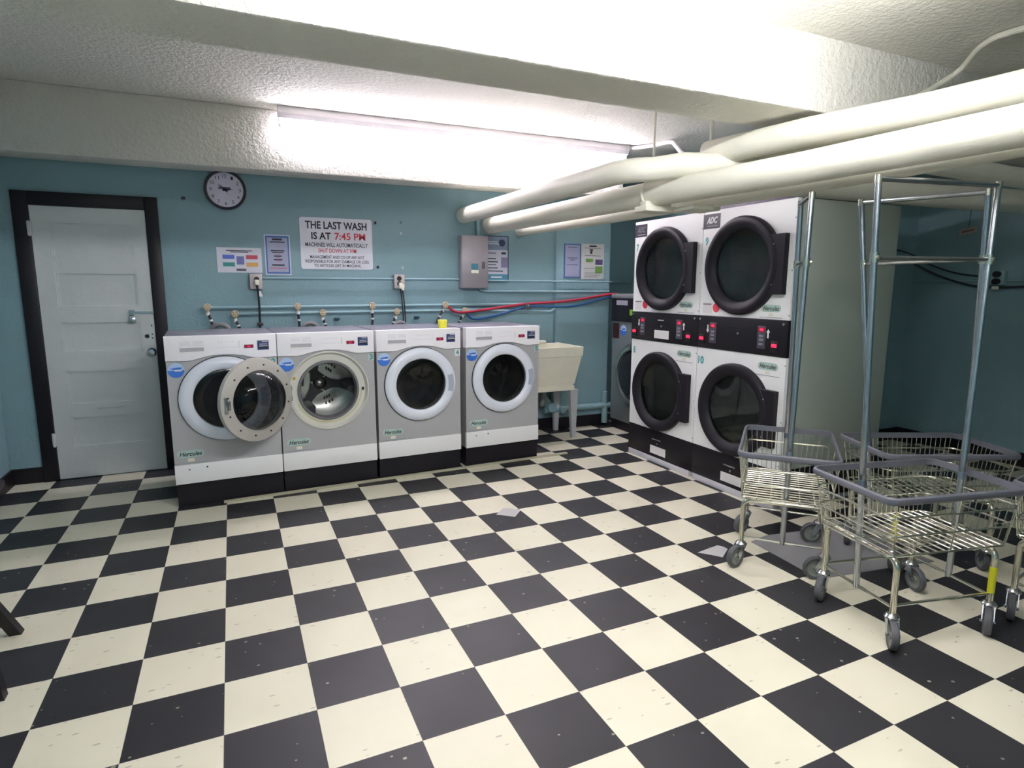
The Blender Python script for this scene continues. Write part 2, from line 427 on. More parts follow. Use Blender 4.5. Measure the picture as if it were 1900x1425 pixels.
# hangers
pts = (('thin white hanger rod holding the lowest thick pipe', 2.60, .57, 2.17), ('thin white hanger rod beside the pipe under the ceiling beam', 2.84, .33, 2.38))
for lb, x, y, z in pts:
    tag(MB().cyl((x, y, z), (x, y, ZC), .0075, 8).build('hanger_rod', PIPEW), lb, 'rod')
mb = MB(); mb.box(2.50, 2.74, .50, .62, 1.985, 2.02, .006); mb.box(2.52, 2.72, .53, .59, 2.02, 2.05, .004); mb.box(2.70, 2.92, .30, .48, 1.985, 2.01, .006)
mb.tube(arc((2.60, .57, 2.10), .086, 0, 2*PI, 16)[:-1], .008, 8, closed=True)
tag(mb.build('pipe_clamp', PIPEW), 'white clamp bracket under the lowest thick pipe above the dryers', 'bracket')
tag(MB().tube([(3.79, 2.60, 2.88), (3.95, 2.40, 2.88), (4.0, 2.20, 2.88), (3.99, 2.12, 2.86), (3.66, 1.55, 2.60), (3.45, 1.2, 2.45)], .019, 10).build('conduit', TUBEW), 'bent white conduit leaving the right end of the fixture over the washers', 'conduit')
tag(MB().tube(smoothpath([(3.9, -1.3, 2.78), (3.76, -.80, 2.78), (3.78, -.62, 2.77), (3.9, -.42, 2.70), (3.55, -.31, 2.49), (3.3, -.31, 2.38)], 5), .016, 10).build('conduit', PIPEW), 'white conduit bending down the ceiling beam at the upper right', 'conduit')

# ------------------------------------------------------------------ washers
def bubble_label(parent, cx, cz, y=-.001, r=.05):
    MB().disc((cx, y, cz), r, n=32).build('round_label', SKYB, parent, smooth=0)
    pl = [(cx+r*math.cos(a), cz+r*math.sin(a)) for a in [PI+PI*i/24 for i in range(25)]]
    MB().prism(pl, y-.0012, y-.0005).build('label_wave', BLUE, parent, smooth=0)
    MB().prism([(cx-.036, cz+.012), (cx+.01, cz+.02), (cx+.036, cz+.02), (cx+.03, cz+.005), (cx-.005, cz+.002)], y-.0014, y-.0005).build('label_emblem', BLUE, parent, smooth=0)
    MB().box(cx-.008, cx+.034, y-.002, y-.0012, cz-.006, cz+.005).build('label_emblem', PAPER, parent, smooth=0)
def oval_label(parent, cx, cz, y=-.001, W=.17, H=.05, s=1.0):
    W *= s; H *= s
    pl = [(cx-W/2+H/2+H/2*math.cos(a), cz+H/2*math.sin(a)) for a in [PI/2+PI*i/10 for i in range(11)]] + \
         [(cx+W/2-H/2+H/2*math.cos(a), cz+H/2*math.sin(a)) for a in [-PI/2+PI*i/10 for i in range(11)]]
    lab = MB().prism(pl, y-.001, y).build('name_label', GREENL, parent, smooth=0)
    text('Hercules', cx, cz, W*.82, H*.62, INK, lab, y=y-.0016, bold=.02, shear=.3)
    MB().box(cx-.02*s, cx+.02*s, y-.001, y, cz-.055*s, cz-.032*s).build('small_label', CREAM, parent, smooth=0)
    MB().box(cx-W*.6, cx+W*.6, y-.001, y, cz-.066*s, cz-.062*s).build('fine_print', GREYP, parent, smooth=0)
def ring_prof(R): return [(R, .004), (R, -.022), (R-.012, -.036), (R-.04, -.047), (R-.065, -.043), (R-.085, -.028), (R-.09, -.012), (R-.09, .004), (R, .004)]
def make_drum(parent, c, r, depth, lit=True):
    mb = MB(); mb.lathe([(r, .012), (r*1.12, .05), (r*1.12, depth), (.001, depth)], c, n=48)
    d = mb.build('drum', DRUM if lit else SHADEDRUM, parent)
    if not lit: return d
    mb = MB(); mb.lathe([(.055, depth-.002), (.05, depth-.03), (.03, depth-.045), (.001, depth-.05)], c, n=24)
    mb.build('drum_hub', DRUM, d)
    for k in range(3):
        a = PI/2 + .42 + k*2*PI/3
        mb = MB(); poly = []
        for rr, w_ in ((.04, .06), (.09, .034), (.15, .028), (r*1.1, .055)): poly.append((rr, w_))
        for rr, w_ in ((r*1.1, .055), (.15, .028), (.09, .034), (.04, .06)): poly.append((rr, -w_))
        q = [(c[0]+u*math.cos(a)-v*math.sin(a), c[2]+u*math.sin(a)+v*math.cos(a)) for u, v in poly]
        mb.prism(q, c[1]+depth-.03, c[1]+depth-.004)
        mb.build('drum_arm', M('dark_arm', '2b2a2e', .4), d, smooth=0)
        mb = MB()   # lifter rib along the drum wall
        b = a
        ca, sa = math.cos(b), math.sin(b)
        for s_ in (1,):
            pts_ = [(r*1.1, -.05), (r*1.1, .05), (r*.78, .012), (r*.78, -.012)]
            q = [(c[0]+u*ca-v*sa, c[2]+u*sa+v*ca) for u, v in pts_]
            mb.prism(q, c[1]+.06, c[1]+depth-.01)
        mb.build('lifter', M('dark_arm', '2b2a2e', .4), d, smooth=0)
    mb = MB()
    for k in range(3):
        for i in range(3):
            for j in range(2):
                a = PI/2 + .42 + PI/3 + k*2*PI/3 + (i-1)*.16; rr = .13+j*.045
                mb.box(c[0]+rr*math.cos(a)-.006, c[0]+rr*math.cos(a)+.006, c[1]+depth-.008, c[1]+depth-.003, c[2]+rr*math.sin(a)-.012, c[2]+rr*math.sin(a)+.012)
    mb.build('drum_slots', BLACK, d, smooth=0)
    return d
WW = .695; WC = (.350, .745)
def make_washer(num, loc, rot, label, opened=False, logo_y=.345):
    t = thing('washing_machine', label, 'washing machine', loc, rot, 'front loading washers in a row along the back wall')
    W_, D = WW, .68
    mb = MB(); mb.box(.003, W_-.003, .02, D, .165, 1.165, .006); mb.build('cabinet', SILVER, t) if False else None
    # cabinet shell: sides, back, top kept open at the front behind the panel
    mb = MB(); mb.box(.003, .02, .012, D, .165, 1.165); mb.box(W_-.02, W_-.003, .012, D, .165, 1.165)
    mb.box(.02, W_-.02, D-.02, D, .165, 1.165); mb.box(.02, W_-.02, .03, D, .165, .18)
    mb.build('cabinet', SILVER, t, smooth=0)
    MB().box(.0, W_, .05, D+.02, 1.16, 1.182, .006).build('lid', LID, t)
    mb = MB(); mb.plate_hole(.002, W_-.002, .30, 1.055, WC[0], WC[1], .292 if opened else .26, 0, .02); mb.build('front_panel', SILVER, t, smooth=0)
    # control panel with an arched lower edge
    pl = [(0, 1.182), (0, 1.017)]
    pl += [(.13, 1.017), (.17, 1.022), (.20, 1.031), (.24, 1.041), (.29, 1.049), (.352, 1.052), (.42, 1.049), (.47, 1.041), (.51, 1.030), (.545, 1.021), (.58, 1.017)]
    pl += [(W_, 1.017), (W_, 1.182)]
    mb = MB(); mb.prism(pl, -.014, .052)
    es = [e for e in mb.bm.edges if abs(e.verts[0].co.y+.014) < 1e-4 and abs(e.verts[1].co.y+.014) < 1e-4]
    bmesh.ops.bevel(mb.bm, geom=es, offset=.006, segments=2, affect='EDGES', profile=.5)
    cp = mb.build('control_panel', WHITEP, t)
    mb = MB(); mb.box(.09, .235, -.0155, -.0135, 1.078, 1.104); mb.build('drawer_slot', M('slot_grey', 'b4b3ba', .5), cp, smooth=0)
    MB().box(.09, .235, -.018, -.0145, 1.068, 1.078, .001).build('drawer_pull', WHITE, cp)
    mb = MB()
    for i in range(4): mb.box(.09, .155, -.0148, -.014, 1.145-i*.009, 1.148-i*.009); mb.box(.17, .235, -.0148, -.014, 1.145-i*.009, 1.148-i*.009)
    for i in range(5): mb.box(.32+i*.022, .332+i*.022, -.0148, -.014, 1.135, 1.139)
    mb.box(.30, .44, -.0148, -.014, 1.100, 1.102)
    mb.build('printed_instructions', M('faint_print', 'dedae4', .5), cp, smooth=0)
    for i in range(3): MB().lathe([(.001, -.018), (.007, -.017), (.008, -.014)], (.455, 0, 1.100+i*.018), n=12).build('button', WHITE, cp)
    d = MB().box(.486, .545, -.016, -.0135, 1.088, 1.112).build('display', LEDD, cp, smooth=0)
    text('22', .515, 1.100, .02, .011, LEDP, d, 'digits', y=-.0165)
    cr = MB().box(.571, .645, -.018, -.0135, 1.073, 1.138, .001).build('card_reader', NAVY, cp)
    mb = MB(); mb.box(.582, .640, -.020, -.017, 1.097, 1.101); mb.box(.60, .64, -.0192, -.0175, 1.128, 1.133); mb.box(.585, .635, -.0192, -.0175, 1.110, 1.114)
    mb.build('card_slot', PAPER, cr, smooth=0)
    MB().box(.585, .637, -.0195, -.0175, 1.087, 1.096).build('slot_shadow_gap', BLACK, cr, smooth=0)
    MB().box(0, W_, -.006, .03, .165, .30, .004).build('kick_panel', WHITE, t)
    mb = MB(); mb.box(.005, W_-.0, .02, D, 0, .165); mb.build('plinth', BLACKG, t, smooth=0)
    if num in (2, 5):
      mb = MB(); mb.cyl((.09, -.0075, .265), (.09, -.005, .265), .005, 8); mb.cyl((.20, -.0075, .272), (.20, -.005, .272), .006, 8); mb.build('screw', BLACK, t)
    bubble_label(t, .058, .955)
    oval_label(t, .115 if num != 2 else .105, logo_y+.03)
    MB().box(.648, .694, -.0012, 0, .955, 1.012).build('number_tag', PAPER if num == 4 else M('grey_tag', 'c4c8c4'), t, smooth=0)
    text(str(num), .671, .984, .028, .046, TEALI, t, 'number', y=-.0022, bold=.03)
    c = (WC[0], 0, WC[1])
    if not opened:
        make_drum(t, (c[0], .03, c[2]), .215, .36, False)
        mb = MB(); mb.lathe([(.262, .02), (.262, .06), (.215, .08)], c); mb.build('gasket', BLACK, t)
        d = MB().lathe(ring_prof(.292), c, n=72).build('door', RINGW, t)
        mb = MB(); mb.lathe([(.206, -.014), (.206, -.02), (.19, -.026), (.14, -.02), (.08, -.005), (.001, 0)], c, n=48); mb.build('glass', GLASSD, d)
        mb = MB(); mb.lathe([(.268, -.0445), (.268, -.0485), (.225, -.0475), (.225, -.0435)], c, n=10, a0=-.28, a1=.28); mb.build('handle', M('handle_grey_blue', 'b0bacb'), d)
        MB().lathe([(.297, .002), (.297, -.006), (.290, -.006)], c, n=64).build('door_seal', BLACK, d)
    else:
        mb = MB(); mb.lathe([(.295, .002), (.295, -.008), (.287, -.012), (.280, .0), (.272, .018), (.215, .022), (.212, .03)], c, n=64)
        mb.build('door_recess', M('recess_white', 'd6d6cc', .35), t)
        mb = MB(); mb.lathe([(.226, .018), (.222, .004), (.208, .004), (.200, .03), (.205, .09)], c, n=56); mb.build('gasket', GASK, t)
        make_drum(t, (c[0], .06, c[2]), .205, .36, True)
        mb = MB(); mb.lathe([(.240, .0165), (.246, .0165)], c, n=40, a0=PI*1.12, a1=PI*1.98); mb.build('warning_strip', M('yellow_print', 'cfc070'), t, smooth=0)
        MB().box(c[0]+.245, c[0]+.262, .008, .016, c[2]-.015, c[2]+.007).build('latch_hole', BLACK, t, smooth=0)
        MB().box(c[0]-.262, c[0]-.235, .010, .0165, c[2]+.095, c[2]+.115).build('warning_tag', M('orange_tag', 'c9a030'), t, smooth=0)
        mb = MB()
        for z in (.10, -.10): mb.box(.055, .085, -.02, .012, c[2]+z*.35-.02, c[2]+z*.35+.02, .003)
        mb.build('hinge', ZINC, t)
        # the open door, hinged at its left
        dd = MB().lathe([(.285, -.022), (.289, -.008), (.285, .012), (.262, .022), (.205, .026), (.200, .018), (.206, .0), (.21, -.02), (.285, -.022)], (-.285, 0, 0), n=72).build('door', M('door_back_grey', 'b9b6b0', .4), t)
        dd.location = (.075, -.012, c[2]); dd.rotation_euler = (0, 0, math.radians(33+180))
        # in the hinge frame the inside of the door faces +y, turned by rotation to face the room
        for v in dd.data.vertices: v.co.x = -v.co.x
        dd.rotation_euler = (0, 0, math.radians(180+33))
        mb = MB(); mb.lathe([(.205, .012), (.198, .04), (.185, .07), (.155, .10), (.10, .122), (.001, .132)], (.285, 0, 0), n=56)
        mb.build('glass_bowl', GLASSB, dd)
        MB().lathe([(.212, -.01), (.15, -.006), (.001, -.004)], (.285, 0, 0), n=48).build('outer_glass', GLASSD, dd)
        MB().lathe([(.285, -.022), (.27, -.042), (.24, -.05), (.215, -.035), (.205, -.015)], (.285, 0, 0), n=64).build('outer_ring', RINGW, dd)
        mb = MB()
        for a in range(12): 
            an = a*PI/6+.2; mb.lathe([(.001, .0285), (.006, .0285), (.006, .02)], (.285+.243*math.cos(an), 0, .243*math.sin(an)), n=8)
        mb.build('screws', BLACK, dd)
        mb = MB(); mb.box(.53, .552, .018, .032, -.055, .055, .003); mb.box(.515, .53, .022, .04, -.03, .03, .003); mb.build('door_catch', ZINC, dd)
    return t
RW = math.atan(.045)
def wpos(x): return (x, 1.905+.045*x, 0)
make_washer(2, wpos(-.307), RW, 'silver and white front loading washer beside the white door, leftmost of the row')
make_washer(3, wpos(.393), RW, 'silver and white front loading washer with its round door swung wide open', opened=True)
make_washer(4, wpos(1.104), RW, 'closed silver and white front loading washer with the yellow pot on its top')
make_washer(5, wpos(1.846), RW, 'closed silver front loading washer beside the cream sink, right end of the row')
# white floor strip in front of the machines
tag(MB().box(0, 2.86, -.035, -.002, 0, .012).build('floor_strip', M('dirty_cream_strip', 'b9b59c', .7), loc=wpos(-.02), rot=(0, 0, RW)), 'cream strip edging on the floor along the black plinths of the washers', 'edging strip')

mb = MB(); mb.lathe([(.001, 0), (.034, 0), (.036, .006), (.036, .045), (.034, .05)], (0, 0, 0), 'z', 24)
cup = thing('detergent_pot', 'small yellow pot standing on top of the washer numbered 4', 'pot', (1.675, 2.06, 1.182))
mb.build('body', YELLOW, cup)
MB().lathe([(.001, .066), (.036, .066), (.039, .062), (.039, .046), (.036, .046)], (0, 0, 0), 'z', 24).build('cap', M('pale_yellow', 'efe95a', .4), cup)
cup.scale = (1, 1, 1)

# ------------------------------------------------------------------ the dark washer in the recess
t = thing('washing_machine', 'tall dark grey washer in the shadowed recess behind the white dryers', 'washing machine', (3.80, 2.79, 0), -PI/2)
MB().box(0, .84, .02, .72, .10, 1.445, .01).build('cabinet', M('dark_grey_enamel', '868c8e', .35, metal=.3), t)
MB().box(0, .84, .04, .70, 0, .10).build('plinth', BLACKG, t, smooth=0)
MB().box(.005, .835, .0, .03, 1.16, 1.40, .006).build('control_panel', BLACKG, t)
MB().box(.0, .84, -.002, .03, 1.40, 1.445, .006).build('top_trim', M('mid_grey_trim', '7c8284', .4), t)
MB().box(.10, .30, -.003, 0, 1.33, 1.38).build('data_plate', GREYP, t, smooth=0)
MB().box(.34, .46, -.004, 0, 1.23, 1.29).build('green_label', LIME, t, smooth=0)
MB().box(.02, .13, .014, .02, .98, 1.14).build('display', M('dark_red_display', '3a1a1c', .3), t, smooth=0)
bubble_label(t, .21, 1.07, y=.018, r=.055)
text('6', .05, .93, .025, .06, TEALI, t, 'number', y=.018)
c = (.44, .02, .62)
d = MB().lathe([(.34, 0), (.34, -.02), (.33, -.03), (.285, -.035), (.265, -.02), (.265, 0)], c, n=64).build('door', M('brushed_grey_ring', '8d9494', .3, metal=.8), t)
MB().lathe([(.264, -.015), (.23, -.05), (.001, -.07)], c, n=48).build('glass', M('dark_gloss_bowl', '1b1822', .08, spec=.8), d)
MB().lathe([(.305, -.036), (.305, -.042), (.27, -.042), (.27, -.036)], c, n=16, a0=PI*.55, a1=PI*.95).build('chrome_arc', CHROME, d)

# ------------------------------------------------------------------ stacked dryers
def make_dryer(loc, Wd, nums, logo_x, cz_x, label, paper=True, seed=0):
    """local x across the front, y into the machine"""
    t = thing('stacked_tumble_dryer', label, 'dryer', loc, -PI/2, 'pair of stacked dryers side by side')
    H = 2.075; D = 1.0; cx = cz_x
    mb = MB(); mb.box(0, Wd, .03, D, .285, H, .006); 
    mb.build('cabinet', DRSIDE, t)
    for i, (z0, z1, cz, R) in enumerate(((1.302, H, 1.663, .342), (.285, 1.055, .632, .340))):
        p = MB(); p.plate_hole(.003, Wd-.003, z0, z1, cx, cz, .27, 0, .032)
        fp = p.build('upper_front_panel' if i == 0 else 'lower_front_panel', WHITE, t, smooth=0)
        # recess behind the glass
        MB().lathe([(.27, .029), (.001, .029)], (cx, 0, cz), n=40).build('drum_opening', M('dryer_drum_grey', '7e8482', .6, var=.3, scale=5), fp)
        # door : ring plus handle block in one casting
        d = MB().lathe([(R, 0), (R, -.03), (R-.012, -.045), (R-.030, -.05), (R-.050, -.047), (R-.080, -.026), (R-.09, -.014), (R-.095, 0), (R, 0)], (cx, 0, cz), n=72).build('door', BLACKP, t)
        pl = [(cx+R*.80, cz+.195), (cx+.388, cz+.195), (cx+.388, cz-.195), (cx+R*.80, cz-.195)]
        mb = MB(); mb.prism(pl, -.042, -.001)
        mb.build('door_handle', BLACKP, d, smooth=0)
        mb = MB(); mb.lathe([(R-.092, -.006), (.15, -.010), (.001, -.012)], (cx, 0, cz), n=48); mb.build('glass', GLASSD, d)
        mb = MB()
        for dz in (.13, -.13): mb.lathe([(.001, -.0465), (.007, -.045), (.008, -.04)], (cx+.30, 0, cz+dz), n=8)
        mb.build('screws', ZINC, d)
        # labels
        if i == 0:
            oval_label(t, Wd-.155, 1.375, s=.95)
            MB().box(.035, .135, -.001, 0, 1.318, 1.40).build('notice_label', PAPER, t, smooth=0)
            MB().box(.04, .125, -.002, -.001, 1.385, 1.391).build('fine_print', INK, t, smooth=0)
            lb = MB().disc((.178, -.0015, 1.365), .036, n=28); lb.build('round_red_label', REDL, t, smooth=0)
        else:
            oval_label(t, Wd-.15, .985, s=1.0)
        text(str(nums[i]), .045, (1.855, .96)[i], .03*len(str(nums[i])), .06, TEALI, t, 'number', y=-.0015)
    lp = MB().box(logo_x, logo_x+.17, -.002, 0, 1.945, 2.05).build('logo_plate', M('charcoal_plate', '2f2b3a', .35), t, smooth=0)
    text('ADC', logo_x+.09, 2.005, .115, .05, PAPER if seed else M('worn_grey', '6a6a72'), lp, y=-.003, bold=.05, shear=.3)
    MB().box(logo_x+.04, logo_x+.15, -.003, -.002, 1.960, 1.966).build('fine_print', GREYP, lp, smooth=0)
    # control strip
    cp = MB().box(.0, Wd, -.008, .032, 1.057, 1.30, .003).build('control_panel', BLACKG, t)
    for k, sx in enumerate((.165, Wd-.215)):
        kp = MB().box(sx-.035, sx+.035, -.011, -.007, 1.10, 1.255, .002).build('keypad', M('keypad_grey', '4e4c58', .4), cp)
        dsp = MB().box(sx-.026, sx+.026, -.013, -.010, 1.215, 1.245).build('display', M('display_red_dark', '6a1028', .3, emit=.3), kp, smooth=0)
        text('45', sx, 1.230, .034, .018, LEDR, dsp, 'digits', y=-.0138)
        for zz in (1.185, 1.160, 1.130): MB().box(sx-.018, sx+.018, -.014, -.010, zz-.008, zz+.008, .002).build('button', M('button_grey', '85838f'), kp)
        s_ = -1 if k == 0 else 1
        ax = sx+s_*.055; up = k == 1
        b0, b1 = 1.175, 1.235
        if up: pl = [(ax-.006, b0), (ax+.006, b0), (ax+.006, b1-.022), (ax+.015, b1-.022), (ax, b1), (ax-.015, b1-.022), (ax-.006, b1-.022)]
        else: pl = [(ax-.006, b1), (ax+.006, b1), (ax+.006, b0+.022), (ax+.015, b0+.022), (ax, b0), (ax-.015, b0+.022), (ax-.006, b0+.022)]
        MB().prism(pl, -.0095, -.008).build('arrow_mark', PAPER, cp, smooth=0)
        lx = .05 if k == 0 else Wd-.10
        sw = MB().box(lx-.03, lx+.03, -.012, -.007, 1.085, 1.16, .002).build('switch_plate', BLACK, cp)
        MB().box(lx-.02, lx+.02, -.018, -.011, 1.118, 1.140, .002).build('red_light', LEDR, sw)
    for lx, lz in ((.03, 1.275), (Wd-.03, 1.275), (Wd*.5, 1.19)):
        MB().lathe([(.001, -.02), (.009, -.019), (.011, -.008)], (lx, 0, lz), n=14).build('lock', ZINC, cp)
    if paper:
        MB().box(Wd*.5-.10, Wd*.5+.09, -.0095, -.008, 1.085, 1.155).build('notice_label', PAPER, cp, smooth=0)
        MB().box(Wd*.5-.06, Wd*.5+.02, -.0095, -.008, 1.235, 1.243).build('brand_plate', PAPER, cp, smooth=0)
    else:
        MB().box(Wd*.32, Wd*.62, -.0105, -.008, 1.225, 1.231).build('panel_lip', BLACKP, cp)
    # base
    bs = MB().box(0, Wd, -.002, .96, .045, .285, .003).build('base_panel', BLACKG, t)
    MB().box(Wd*.38, Wd*.62, -.004, -.002, .075, .145).build('notice_label', PAPER, bs, smooth=0)
    MB().box(Wd*.41, Wd*.55, -.010, -.001, .20, .212, .002).build('base_handle', ZINC, bs)
    MB().lathe([(.001, -.014), (.009, -.013), (.010, -.002)], (Wd*.5, 0, .172), n=12).build('lock', ZINC, bs)
    MB().box(.02, Wd-.02, -.012, .9, 0, .045, .002).build('base_strip', M('pale_strip', 'cfcdd4', .5), t)
    mb = MB()
    for zz in (1.95, 1.62, 1.33, 1.0, .62, .32): mb.box(Wd-.012, Wd-.004, -.003, 0, zz, zz+.006)
    mb.build('panel_clips', ZINC, t, smooth=0)
    return t
make_dryer((3.40, 1.848, 0), .862, (7, 8), .0, .418, 'white stacked dryer with worn badge, left one of the pair, numbered 7 and 8', True, 0)
make_dryer((3.40, .984, 0), .845, (9, 10), .0, .412, 'white stacked dryer nearest the wire carts, right one of the pair, numbered 9 and 10', False, 1)
# dark duct and red piping glimpsed above the dryers
tag(MB().box(4.0, 4.5, .5, 1.6, 2.08, 2.26, .02).build('exhaust_duct', M('dark_duct_metal', '3d3844', .5, metal=.3)), 'dark exhaust duct lying on top of the stacked dryers', 'duct')
tag(MB().tube(smoothpath([(3.95, .40, 2.10), (3.9, .8, 2.10), (3.8, 1.5, 2.10)], 5), .018, 8).build('gas_pipe', M('dull_red_paint', '7a3040', .5)), 'dull red pipe lying on top of the stacked dryers', 'pipe')

# ------------------------------------------------------------------ laundry sink
t = thing('laundry_sink', 'cream plastic laundry tub on legs standing right of the washers', 'sink', (2.66, 2.42, 0))
mb = MB(); bm = mb.bm
def ringrect(x0, x1, y0, y1, z): return [bm.verts.new(p) for p in ((x0, y0, z), (x1, y0, z), (x1, y1, z), (x0, y1, z))]
outer = [ringrect(.045, .50, .05, .46, .505), ringrect(.045, .50, .05, .46, .565), ringrect(.035, .51, .045, .46, .565), ringrect(.006, .566, .006, .495, .84), ringrect(0, .575, 0, .50, .845), ringrect(-.002, .580, -.002, .502, .935),
         ringrect(.022, .555, .022, .45, .935), ringrect(.07, .50, .07, .42, .58)]
for A, B in zip(outer, outer[1:]):
    for j in range(4): bm.faces.new((A[j], A[(j+1) % 4], B[(j+1) % 4], B[j]))
bm.faces.new(outer[0][::-1]); bm.faces.new(outer[-1])
mb.build('tub', CREAM, t, smooth=0)
MB().box(.040, .512, .044, .466, .500, .545, .004).build('tub_skirt', CREAM, t)
MB().box(.05, .40, .44, .502, .935, .965, .006).build('faucet_ledge', CREAM, t)
for lx, ly in ((.06, .08), (.515, .08), (.06, .44), (.515, .44)):
    mb = MB(); bm = mb.bm
    A = [bm.verts.new(p) for p in ((lx-.045, ly-.03, .505), (lx+.045, ly-.03, .505), (lx+.045, ly+.03, .505), (lx-.045, ly+.03, .505))]
    B = [bm.verts.new(p) for p in ((lx-.02+.02, ly-.018+.02, 0), (lx+.02+.02, ly-.018+.02, 0), (lx+.02+.02, ly+.018+.02, 0), (lx-.02+.02, ly+.018+.02, 0))]
    for j in range(4): bm.faces.new((A[j], A[(j+1) % 4], B[(j+1) % 4], B[j]))
    bm.faces.new(A[::-1]); bm.faces.new(B)
    mb.build('leg', M('grey_white_leg', 'b9bcc0', .5), t, smooth=0)
mb = MB(); mb.cyl((.28, .27, .51), (.28, .27, .40), .03); mb.tube(smoothpath([(.28, .27, .40), (.28, .30, .33), (.33, .36, .33), (.36, .40, .38), (.40, .50, .36)], 5), .024, 12)
mb.build('drain_trap', M('grey_pvc', '8d8f90', .5), t)
# drain pipes along the foot of the wall
mb = MB(); mb.tube([(3.05, 2.87, .225), (3.88, 2.87, .225)], .032, 16); mb.cyl((3.80, 2.87, .225), (3.80, 2.87, .03), .034, 14); mb.cyl((3.80, 2.87, .25), (3.80, 2.87, .38), .028, 14)
tag(mb.build('drain_pipe', TEALP), 'teal painted drain pipe low on the wall behind the sink', 'pipe')
mb = MB(); mb.lathe([(.001, -.05), (.05, -.05), (.052, -.04), (.052, .06)], (3.11, 2.85, .265), 'y', 24); mb.tube([(3.11, 2.86, .27), (3.0, 2.88, .40), (2.85, 2.9, .45)], .045, 16)
tag(mb.build('drain_cleanout', TEALP), 'large round teal drain fitting under the left of the sink', 'pipe fitting')
mb = MB(); mb.lathe([(.001, -.045), (.030, -.045), (.034, -.035), (.034, .04)], (3.24, 2.84, .225), 'y', 20)
tag(mb.build('cleanout_cap', TEALP), 'pale blue round cap facing out of the drain under the sink', 'pipe cap')

# ------------------------------------------------------------------ supply pipes and valves on the back wall
yp = 2.925
tag(MB().tube([(-.05, yp, 1.337), (2.845, yp, 1.342)], .0135, 10).build('water_pipe', TEALP), 'upper of the two thin teal water pipes running behind the washers', 'pipe')
tag(MB().tube([(.15, yp, 1.284), (2.30, yp, 1.288), (2.95, yp, 1.262), (3.14, yp, 1.262), (3.2, 2.905, 1.30)], .0135, 10).build('water_pipe', TEALP), 'lower of the two thin teal water pipes running behind the washers', 'pipe')
tag(MB().tube([(.34, 2.945, 1.583), (2.14, 2.945, 1.585)], .008, 8).build('conduit', TEALP), 'thin teal conduit linking the two outlets and the electrical panel', 'conduit')
tag(MB().tube([(2.43, 2.945, 1.575), (3.15, 2.945, 1.572), (3.22, 2.905, 1.572), (3.875, 2.905, 1.571), (3.88, 3.58, 1.571), (4.6, 3.58, 1.571)], .008, 8).build('conduit', TEALP), 'thin teal conduit right of the electrical panel passing under the posters', 'conduit')
tag(MB().tube([(2.35, 2.945, 1.51), (2.36, 2.945, 1.485), (2.41, 2.945, 1.470), (3.15, 2.945, 1.468), (3.22, 2.905, 1.467), (3.84, 2.905, 1.467)], .011, 8).build('conduit', TEALP), 'teal conduit leaving the bottom of the electrical panel', 'conduit')
hot = [(-.064, 'hot'), (.637, 'hot'), (1.279, 'hot'), (1.972, 'hot')]; cold = [(.139, 'cold'), (.843, 'cold'), (1.502, 'cold'), (2.169, 'cold')]
names = ['leftmost washer', 'washer with the open door', 'washer with the yellow pot', 'right end washer']
def make_valve(x, z, label, hose_pts, hl):
    t = thing('water_valve', label, 'valve', (x, yp, z), 0, 'hose valves on the two water pipes')
    mb = MB(); mb.cyl((0, 0, 0), (0, -.05, 0), .012, 12); mb.cyl((0, -.03, .0), (0, -.03, -.05), .011, 12); mb.build('valve_body', BRASS, t)
    mb = MB()
    for k in range(6):
        a = k*PI/3; mb.tube([(0, -.06, 0), (.026*math.cos(a), -.06, .026*math.sin(a))], .007, 6)
    mb.tube([(.024*math.cos(2*PI*k/16), -.06, .024*math.sin(2*PI*k/16)) for k in range(16)], .006, 6, closed=True)
    mb.build('valve_wheel', M('tan_valve_wheel', 'c8b698', .5), t)
    h = thing('supply_hose', hl, 'hose', (x, yp-.03, z-.05), 0, 'black supply hoses')
    MB().tube(smoothpath(hose_pts, 6), .011, 10).build('hose', HOSEB, h)
    MB().cyl((hose_pts[0][0], hose_pts[0][1], hose_pts[0][2]+.004), (hose_pts[0][0], hose_pts[0][1], hose_pts[0][2]-.02), .015, 10).build('coupling', PAPER, h)
    mid = hose_pts[1]
    MB().cyl((mid[0], mid[1], mid[2]+.008), (mid[0], mid[1], mid[2]-.008), .0135, 10).build('hose_band', PAPER, h)
hots = [[(0, 0, 0), (.02, -.01, -.06), (.04, -.03, -.16), (.05, -.06, -.30)], [(0, 0, 0), (.005, -.01, -.07), (.006, -.03, -.18), (.006, -.06, -.30)],
        [(0, 0, 0), (.0, -.01, -.07), (-.01, -.03, -.16), (-.02, -.06, -.30)], [(-.02, 0, 0), (-.06, -.02, -.06), (-.10, -.04, -.14), (-.12, -.06, -.30)]]
colds = [[(0, 0, 0), (.02, -.01, -.05), (.035, -.02, -.10), (.05, -.05, -.25)], [(0, 0, 0), (.015, -.01, -.05), (.03, -.02, -.10), (.04, -.05, -.25)],
         [(-.01, 0, 0), (-.03, -.01, -.05), (-.045, -.02, -.10), (-.05, -.05, -.25)], [(-.02, 0, 0), (-.05, -.02, -.05), (-.08, -.03, -.10), (-.10, -.05, -.25)]]
for i in range(4):
    make_valve(hot[i][0], 1.345, 'round handled valve on the upper water pipe above the ' + names[i], hots[i], 'black hose dropping from the upper water pipe behind the ' + names[i])
    make_valve(cold[i][0], 1.288, 'round handled valve on the lower water pipe above the ' + names[i], colds[i], 'black hose dropping from the lower water pipe behind the ' + names[i])
